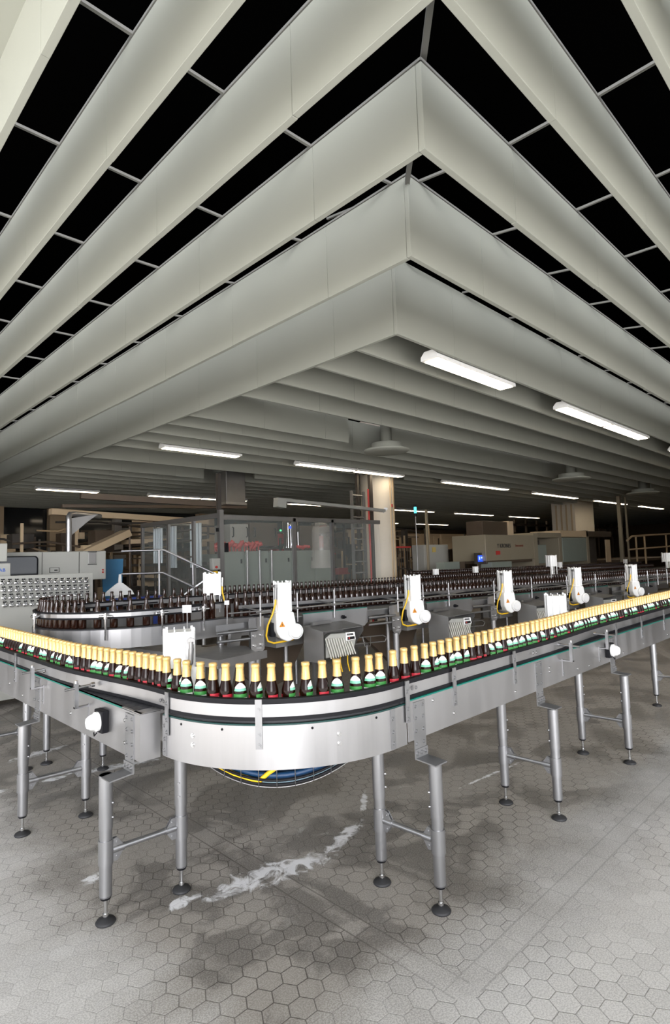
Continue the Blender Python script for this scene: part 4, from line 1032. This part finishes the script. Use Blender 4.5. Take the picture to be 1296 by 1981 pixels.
# control pendant
cp_ = thing('control_pendant', 'grey pendant control box with yellow handset hanging at the enclosure corner', 'control box', (5.1, 7.9, 1.5))
MB().box(4.97, 5.11, 7.85, 7.95, 1.52, 1.70).build('box', GREYM, cp_, bevel=.005)
MB().cyl((5.03, 7.85, 1.56), (5.03, 7.83, 1.56), .02).build('red_button', RED, cp_)
MB().box(4.96, 5.06, 7.84, 7.92, 1.40, 1.50).box(4.99, 5.04, 7.84, 7.92, 1.33, 1.40).build('handset', YELLOW, cp_, bevel=.01)
m = MB(); m.tube([(5.10, 7.9, 1.52), (5.13, 7.9, 1.45), (5.10, 7.9, 1.35), (5.12, 7.9, 1.22)], .012, 8); m.build('coil_cord', BLACK, cp_)
# machines in the enclosure
fc = thing('filler_cabinet', 'grey-green sheet metal filler cabinets standing behind the enclosure glass', 'machine', (7.5, 9.3, 0))
for i, (x0, x1) in enumerate([(6.02, 6.55), (6.56, 7.15), (7.16, 7.74), (7.75, 8.4), (8.41, 9.0)]):
    d = MB().box(x0, x1-.01, 9.2, 9.22, .6, 1.83).build('door', GREYG, fc, bevel=.006)
    MB().box(x1-.10, x1-.075, 9.18, 9.2, 1.60, 1.68).build('handle', BLACK, d, loc=(0,0,0))
MB().box(6.0, 9.02, 9.22, 10.4, .4, 1.80).build('body', GREYG, fc)
m = MB()
for x in (6.55, 6.85, 7.15, 7.75): m.cyl((x, 9.12, .8), (x, 9.12, 1.85), .025)
m.build('pipe', STEELD, fc)
up = thing('valve_machine', 'dark upper machinery housings with handles behind the enclosure glass', 'machine', (7.2, 10.0, 1.9))
MB().box(6.7, 7.15, 9.9, 10.5, 1.84, 2.42).build('housing', GREYM, up, bevel=.01)
MB().box(7.2, 7.95, 9.9, 10.5, 1.95, 2.46).build('housing', BROWNM, up, bevel=.01)
MB().box(8.6, 9.2, 9.9, 10.5, 1.84, 2.42).build('housing', BROWNM, up, bevel=.01)
m = MB()
for x in (6.75, 7.1, 7.3, 7.85): m.tube([(x, 9.9, 2.15), (x, 9.86, 2.16), (x, 9.86, 2.34), (x, 9.9, 2.35)], .012, 8)
m.build('handle', BLACK, up)
m = MB()
for k in range(16):
    x = 6.05+k*.07+random.uniform(-.02, .02); m.cyl((x, 9.5, 1.9+random.random()*.12), (x+.06, 9.45, 1.93+random.random()*.12), .045, n=10); m.cyl((x, 9.5, 1.84), (x, 9.5, 2.0), .015, n=8)
for k in range(8): x = 8.1+k*.05; m.cyl((x, 9.5, 1.86+random.random()*.1), (x+.05, 9.45, 1.92), .03, n=10)
tag(m.build('valve_row', RED), 'row of dark red valves above the grey-green cabinets', 'valves')
m = MB()
for k in range(5): x = 8.0+.07*k; m.cyl((x, 9.6, 1.9), (x, 9.6, 2.45-.05*k), .012, n=8)
m.tube([(7.9, 9.55, 1.9), (7.95, 9.55, 2.4), (8.05, 9.55, 2.42), (8.05, 9.55, 1.95)], .012, 8)
tag(m.build('pipe_cluster', CHROME), 'cluster of thin shiny vertical pipes inside the enclosure', 'pipes')
# dark interior mass left of corner
lm_ = thing('dark_conveyor_frame', 'dark machine frames and tubes seen through the left enclosure panes', 'machine', (6.5, 11, 0))
m = MB()
for k in range(7): m.box(5.7+.1*k, 5.78+.1*k, 9.4+k*.4, 9.5+k*.4, 0, 1.6+.1*(k%3))
for z in (1.0, 1.3, 1.62, 1.9, 2.1): m.bar((5.6, 9.0, z), (6.2, 13.5, z), .05, .06)
m.build('frame', DARKM, lm_)
m = MB()
for z in (2.25, 2.05, 1.75): m.bar((5.5, 9.2, z), (5.9, 13.0, z+.03), .12, .03)
m.build('shelf', BROWNM, lm_)
for i, (x, y) in enumerate([(5.5, 9.1), (5.5, 10.0), (5.55, 10.65)]):
    m = MB(); 
    for k in range(7): m.cyl((x+.02*(k%2), y+.05*k, 1.55+.1*(i==2)), (x+.02*(k%2), y+.05*k, 2.36), .03, n=8)
    tag(m.build('strip_curtain', mat('pale_curtain%d' % i, (.55, .62, .66), .4)), ['pale bluish strip curtain nearest the enclosure corner', 'pale bluish strip curtain in the middle left pane', 'pale bluish strip curtain by the far left post'][i], 'curtain')
# robe-like plastic hood seen in the front panes
m = MB(); m.lathe([(.02, .95), (.10, .93), (.17, .86), (.20, .70), (.19, .45), (.21, .2), (.24, 0)], (8.05, 8.6, 1.45), 16); tag(m.build('clear_hood', mat('smoky_plastic', (.55, .52, .48), .25, alpha=.35)), 'translucent bell-shaped plastic hood behind the right enclosure pane', 'hood')
m = MB(); m.use(SCREEN); m.box(7.28, 7.42, 8.7, 8.72, 2.26, 2.31); tag(m.build('status_screen'), 'small glowing blue display strip high inside the enclosure', 'display')
m = MB(); m.cyl((7.05, 8.7, 2.22), (7.05, 8.68, 2.22), .018, n=10); tag(m.build('indicator_lamp', mat('lamp_green', (0,.3,.1), .4, emis=(.1, .9, .3), es=1.5)), 'small green indicator lamp inside the enclosure', 'lamp')
# beams above the enclosure
m = MB(); m.bar((3.3, 8.9, 2.72), (5.6, 8.6, 2.66), .10, .09); m.bar((3.2, 9.4, 2.6), (6.6, 9.2, 2.70), .08, .05)
tag(m.build('overhead_beam', BROWNM), 'brown overhead beam running left above the stairs', 'beam')
m = MB(); m.bar((6.55, 8.2, 2.76), (9.6, 8.2, 2.66), .12, .06); m.bar((6.55, 8.2, 2.68), (6.75, 8.2, 2.66), .14, .12); tag(m.build('overhead_beam', GREYM), 'grey overhead beam crossing in front of the round column', 'beam')
# metal duct
dk = thing('exhaust_duct', 'square shiny steel exhaust duct hanging from the ceiling above the enclosure', 'duct', (7.6, 11.3, 2.9))
m = MB(); m.box(7.38, 7.92, 11.05, 11.5, 2.98, 3.75); m.build('duct', STEELD, dk, bevel=.01)
m = MB(); m.box(7.36, 7.94, 11.03, 11.52, 2.96, 3.02); m.cyl((7.65, 11.27, 3.7), (7.65, 11.27, 6.2), .02, n=8); m.build('flange', STEEL, dk)
m = MB(); m.box(5.17, 5.23, 7.98, 8.04, 2.5, 3.1); tag(m.build('enclosure_mast', DARKM), 'dark thin mast above the enclosure corner post', 'mast')

# ------------------------------------------------------------------ columns, ladder, conduits
rcn = thing('round_column', 'thick round cream column in the centre background', 'column', (COL[0], COL[1], 0))
m = MB(); m.cyl((COL[0], COL[1], 0), (COL[0], COL[1], 5.0), .40, n=48); m.build('shaft', COLW, rcn)
m = MB()
for dx, dy in ((.02, -.38), (.15, -.35), (.27, -.27)): m.cyl((COL[0]+dx+.02, COL[1]+dy-.02, 0), (COL[0]+dx+.02, COL[1]+dy-.02, 3.62), .022, n=10)
m.build('conduit', BEIGE, rcn)
m = MB(); m.bar((COL[0]+.05, COL[1]-.42, 2.88), (COL[0]+.55, COL[1]-.10, 2.88), .05, .07); m.build('sign_rail', RED, rcn)
m = MB(); m.bar((COL[0]-.30, COL[1]-.18, 2.80), (COL[0]-.1, COL[1]-.42, 2.80), .03, .04); m.bar((COL[0]-.30, COL[1]-.22, 2.55), (COL[0]-.1, COL[1]-.42, 2.80), .03, .03); m.build('bracket', STEELD, rcn)
ld = thing('ladder', 'grey metal wall ladder left of the round column', 'ladder', (9.4, 8.8, 0))
for x in (9.22, 9.62): MB().box(x-.022, x+.022, 8.78, 8.84, .0, 3.15).build('stile', STEELD, ld)
m = MB()
for k in range(12): m.cyl((9.22, 8.81, .3+k*.25), (9.62, 8.81, .3+k*.25), .016, n=8)
m.build('rungs', STEELD, ld)
m = MB(); m.box(9.80, 9.88, 8.75, 8.83, 0, 3.6); m.box(9.52, 9.58, 8.9, 8.96, 0, 3.6); tag(m.build('cable_tray', DARKM), 'black vertical cable tray between ladder and round column', 'cable tray')
m = MB(); m.cyl((9.68, 8.70, 0), (9.66, 8.70, 3.2), .022, n=10); tag(m.build('red_pole', RED), 'thin red pole leaning beside the ladder', 'pole')
sc = thing('square_column', 'square cream concrete column behind the right-hand machine', 'column', (24.9, 10.3, 0))
MB().box(23.9, 25.9, 9.9, 10.9, 0, 5).build('shaft', COLW, sc)
m = MB()
for k in range(4): m.box(23.86, 23.9, 10.0+k*.22, 10.06+k*.22, 1.5, 3.6)
m.build('conduit', BEIGE, sc)
for i, (x0, y0, w_) in enumerate([(22.3, 7.55, .12), (22.95, 7.55, .06), (11.25, 8.25, .05)]):
    tag(MB().box(x0, x0+w_, y0, y0+w_, 0, 3.62 if i < 2 else 2.75).build('conduit_pipe', CREAM), ['thick beige vertical conduit at right, left of its thin twin', 'thin beige vertical conduit right of the thick one', 'slim vertical pipe standing right of the round column'][i], 'pipe')
# beacon right of the column
bc = thing('signal_beacon', 'stack light with cyan glow right of the round column', 'signal light', (11.3, 8.9, 2.7))
MB().cyl((11.4, 8.7, 2.62), (11.4, 8.7, 2.70), .035).cyl((11.4, 8.7, 2.86), (11.4, 8.7, 2.92), .035).build('housing', BLACK, bc)
MB().cyl((11.4, 8.7, 2.70), (11.4, 8.7, 2.86), .034).build('glow', CYAN, bc)
MB().cyl((11.4, 8.7, 0), (11.4, 8.7, 2.62), .012).build('pole', STEELD, bc)
m = MB(); m.box(11.1, 11.7, 9.8, 10.2, 0, 2.5); tag(m.build('tall_cabinet', BROWNM, bevel=.01), 'tall brown-grey cabinet just right of the round column', 'cabinet')

# ------------------------------------------------------------------ right background
pl = thing('packing_machine', 'long brown-grey packing machine with lettering, right background', 'machine', (16, 7.8, 0))
def mx_(px0, px1, z0, z1, mt, nm, y0=7.6, y1=8.6, bv=.01): return MB().box(px0, px1, y0, y1, z0, z1).build(nm, mt, pl, bevel=bv)
mx_(12.8, 15.4, 1.45, 2.12, CREAM, 'hood'); mx_(12.85, 15.3, 1.38, 1.45, BROWNM, 'skirt', 7.62)
mx_(15.4, 15.65, .3, 2.18, CREAM, 'post'); mx_(15.65, 17.1, 2.05, 2.20, CREAM, 'beam'); mx_(15.7, 17.0, 1.3, 2.0, DARKM, 'interior', 8.2)
mx_(15.75, 16.5, 1.3, 1.85, GREYG, 'door', 7.75, 7.78); mx_(17.05, 17.25, .3, 2.2, CREAM, 'post')
mx_(17.3, 19.1, 1.3, 2.06, GREYG, 'door', 7.6, 7.64); mx_(17.2, 19.3, 2.08, 2.28, BEIGE, 'beam'); mx_(19.15, 19.35, .3, 2.3, CREAM, 'post')
mx_(19.4, 20.1, 1.2, 2.05, BEIGE, 'panel', 7.9, 7.95); mx_(19.3, 21.4, 2.10, 2.28, BROWNM, 'beam'); mx_(20.2, 21.5, 1.2, 2.1, DARKM, 'interior', 8.2); mx_(21.1, 21.5, 1.2, 2.0, BEIGE, 'panel', 7.7, 7.75)
mx_(12.9, 13.9, 1.2, 1.42, GREYG, 'tray', 7.5, 7.9); mx_(13.2, 14.5, 2.12, 2.5, BROWNM, 'top_box', 7.9, 8.4); mx_(14.5, 14.75, 2.12, 2.52, BEIGE, 'top_box', 7.85, 8.4)
txt('Y KRONES', (13.35, 7.588, 1.78), .15, fr, TEXTD, pl); txt('Sensometic', (14.3, 7.588, 1.80), .10, fr, mat('faded_red_lettering', (.22, .05, .03), .5), pl)
MB().box(13.28, 13.48, 7.585, 7.6, 1.60, 1.70).build('red_sticker', RED, pl)
# platform with handrail far right
ph = thing('platform_railing', 'beige tube platform railing at the far right edge', 'railing', (24, 7.5, 0))
m = MB(); m.tube([(22.6, 7.5, 1.95), (23.2, 7.5, 2.12), (29.2, 7.5, 2.28), (31.5, 7.5, 1.6)], .035, 8); m.tube([(22.8, 7.5, 1.62), (29.2, 7.5, 1.72), (30.5, 7.5, 1.4)], .03, 8)
for x in (23.6, 24.6, 27.4, 28.4): m.cyl((x, 7.5, 0), (x, 7.5, 2.15+(x-23.6)*.03), .035, n=8)
m.build('rail', BEIGE, ph)
MB().box(22.5, 30, 7.6, 10.5, 1.15, 1.25).build('deck', BROWNM, ph)
m = MB()
for k in range(12): m.box(26.5+k*1.2, 26.6+k*1.2, 14, 14.1, 0, 3.3)
m.box(26, 42, 14, 14.2, 2.5, 2.65); m.box(26, 42, 14, 14.2, 3.0, 3.1); m.box(27, 31, 13.8, 14, 2.35, 2.42); m.box(29, 33, 13.5, 14, 1.5, 1.9)
tag(m.build('steel_gantry', BROWNM), 'dark steel gantry rack beyond the railing at far right', 'gantry')
# monitor and boxes between column and machine
mo = thing('operator_screen', 'operator monitor with bright blue screen, centre right background', 'monitor', (12.6, 7.7, 1.4))
MB().box(12.55, 12.95, 7.72, 7.80, 1.38, 1.66).build('case', DARKM, mo, bevel=.006)
MB().box(12.60, 12.85, 7.715, 7.722, 1.44, 1.60).build('screen', SCREEN, mo)
MB().box(12.72, 12.78, 7.75, 7.79, 0, 1.38).build('stand', DARKM, mo)
MB().box(12.64, 12.69, 7.711, 7.716, 1.49, 1.57).box(12.74, 12.81, 7.711, 7.716, 1.52, 1.56).build('screen_icons', mat('icon_pale', (.5,.6,.9), .4, emis=(.3,.45,1), es=1.0), mo)
tag(MB().box(11.2, 11.82, 7.75, 8.0, 1.20, 1.47).box(11.25, 11.75, 7.8, 7.95, 0, 1.2).build('junction_box', GREYG, bevel=.006), 'wide grey-green metal box behind the bottles, centre right', 'box')
tag(MB().box(11.85, 12.05, 7.75, 8.0, 1.2, 1.46).box(11.9, 12.0, 7.8, 7.95, 0, 1.2).build('junction_box', BROWNM, bevel=.006), 'narrow brown box against the wide grey-green box', 'box')
m = MB(); m.box(12.1, 13.2, 9.0, 9.4, 0, 1.92); tag(m.build('switch_cabinet', GREYM, bevel=.01), 'brown-grey switch cabinet with yellow notice behind the bottle lanes', 'cabinet')
m = MB(); m.box(12.45, 12.6, 8.985, 9.0, 1.72, 1.85); tag(m.build('notice_sheet', mat('yellow_paper', (.5,.38,.12), .6)), 'small yellowish notice on the switch cabinet', 'notice')
cgx = thing('cage_trolley', 'dark barred cage trolley left of the switch cabinet', 'trolley', (11.8, 9.4, 0))
m = MB()
for k in range(9): m.cyl((11.4+.09*k, 9.5, .1), (11.4+.09*k, 9.5, 1.85), .01, n=6)
for z in (.1, .7, 1.3, 1.85): m.box(11.38, 12.15, 9.49, 9.51, z, z+.02)
m.build('bars', DARKM, cgx)
MB().box(11.36, 12.17, 9.48, 9.54, 1.86, 1.90).build('top_rail', RED, cgx)
MB().box(11.30, 11.36, 9.46, 9.52, 0, 1.9).build('post', GREYG, cgx)

# ------------------------------------------------------------------ clutter and walls in the depth
m = MB(); m.box(5, 60, 24.9, 25, 0, 3.5); struct(m.build('trim_1', WALLB))
m = MB(); 
for a, b in ((-2, 5.05), (6.4, 6.9), (12, 12.7), (16.5, 17.2)): m.box(a, b, 19.9, 20.2, 0, 3.58)
tag(m.build('pilaster_wall', BEIGE), 'beige pilasters of the rear partition at far left', 'wall piece')
m = MB(); m.box(5.05, 20, 20.25, 20.3, 2.2, 3.58); m.box(4, 20, 20.25, 20.3, 0, 1.2); tag(m.build('dark_glazing', WINDARK), 'dark glazing between the beige pilasters, far left', 'glazing')
rnd = random.Random(11)
def clutter(name, label, cat, x0, x1, y0, y1, z1, n, mats_):
    o = thing(name, label, cat, ((x0+x1)/2, (y0+y1)/2, 0))
    for q, mt in enumerate(mats_):
        for k in range(n):
            m = MB(); x, y = rnd.uniform(x0, x1), rnd.uniform(y0, y1); t = rnd.random()
            nm = 'housing' if t < .45 else ('upright' if t < .75 else 'pipe')
            if t < .45:
                w_, h = rnd.uniform(.1, .5), rnd.uniform(.15, .5); z = rnd.uniform(.6, max(.7, z1-h)); m.box(x, x+w_, y, y+w_, z, z+h)
            elif t < .75: m.box(x, x+.05, y, y+.05, 0, rnd.uniform(z1*.6, z1))
            else:
                z = rnd.uniform(1.2, z1); L = rnd.uniform(.6, 2.2); m.tube([(x, y, z), (x+L*.5, y, z+rnd.uniform(-.05, .05)), (x+L, y, z+rnd.uniform(-.2, .2))], .025, 6)
            m.build(nm, mt, o)
    return o
clutter('machine_line', 'brownish conveyor machinery behind the grey cabinet, far left', 'machine', 2.6, 6.2, 12, 15, 2.6, 14, [DARKM, BEIGE, BROWNM])
clutter('machine_line', 'tan elevated conveyor and frames left of the enclosure', 'machine', 4.4, 7.2, 13.2, 18, 2.8, 16, [BROWNM, BEIGE, STEELD])
clutter('machine_line', 'dark pipework and frames behind the enclosure cabinets', 'machine', 8.2, 12, 11, 14, 2.7, 20, [DARKM, RED, BROWNM])
clutter('machine_line', 'dark machinery and tubes between round column and monitor', 'machine', 14, 19, 13, 17, 2.7, 22, [DARKM, BROWNM, BEIGE])
clutter('machine_line', 'dark machinery behind the long packing machine', 'machine', 20, 34, 13, 20, 3.0, 22, [DARKM, BROWNM, BEIGE])
# inclined tan conveyor with walkway, left
ic = thing('inclined_conveyor', 'tan inclined conveyor rising to the right behind the blue board', 'conveyor', (4.5, 12, 0))
m = MB(); m.bar((4.2, 12.4, 1.7), (5.6, 12.4, 2.35), .5, .15); m.bar((5.6, 12.4, 2.15), (7.8, 12.4, 2.20), .5, .10); m.bar((3.9, 12.1, 2.75), (7.5, 12.1, 2.62), .2, .12); m.build('belt_frame', BEIGE, ic)
m = MB(); 
for x in (5.6, 6.2, 6.9, 7.6): m.cyl((x, 12.2, 0), (x, 12.2, 2.5), .03, n=8)
m.tube([(5.5, 12.1, 2.5), (7.8, 12.1, 2.52)], .02, 6); m.build('handrail', BROWNM, ic)
# triangular gusset plate beside the elbow pipe
gp = MB(); gp.prism([(3.02, 2.34), (3.46, 2.42), (3.30, 2.30), (3.02, 2.05)], 'y', 8.62, 8.63); tag(gp.build('gusset_plate', STEELD), 'triangular steel gusset plate with round holes beside the elbow pipe', 'plate')
# flat light wall strip seen behind (cream back wall pieces right)
m = MB(); m.box(19.0, 21.6, 18.5, 18.6, 2.0, 2.95); m.box(23, 30, 18.5, 18.6, 1.9, 2.8); tag(m.build('cream_partition', BEIGE), 'lit cream partition seen under the rear lamps, centre right', 'wall piece')
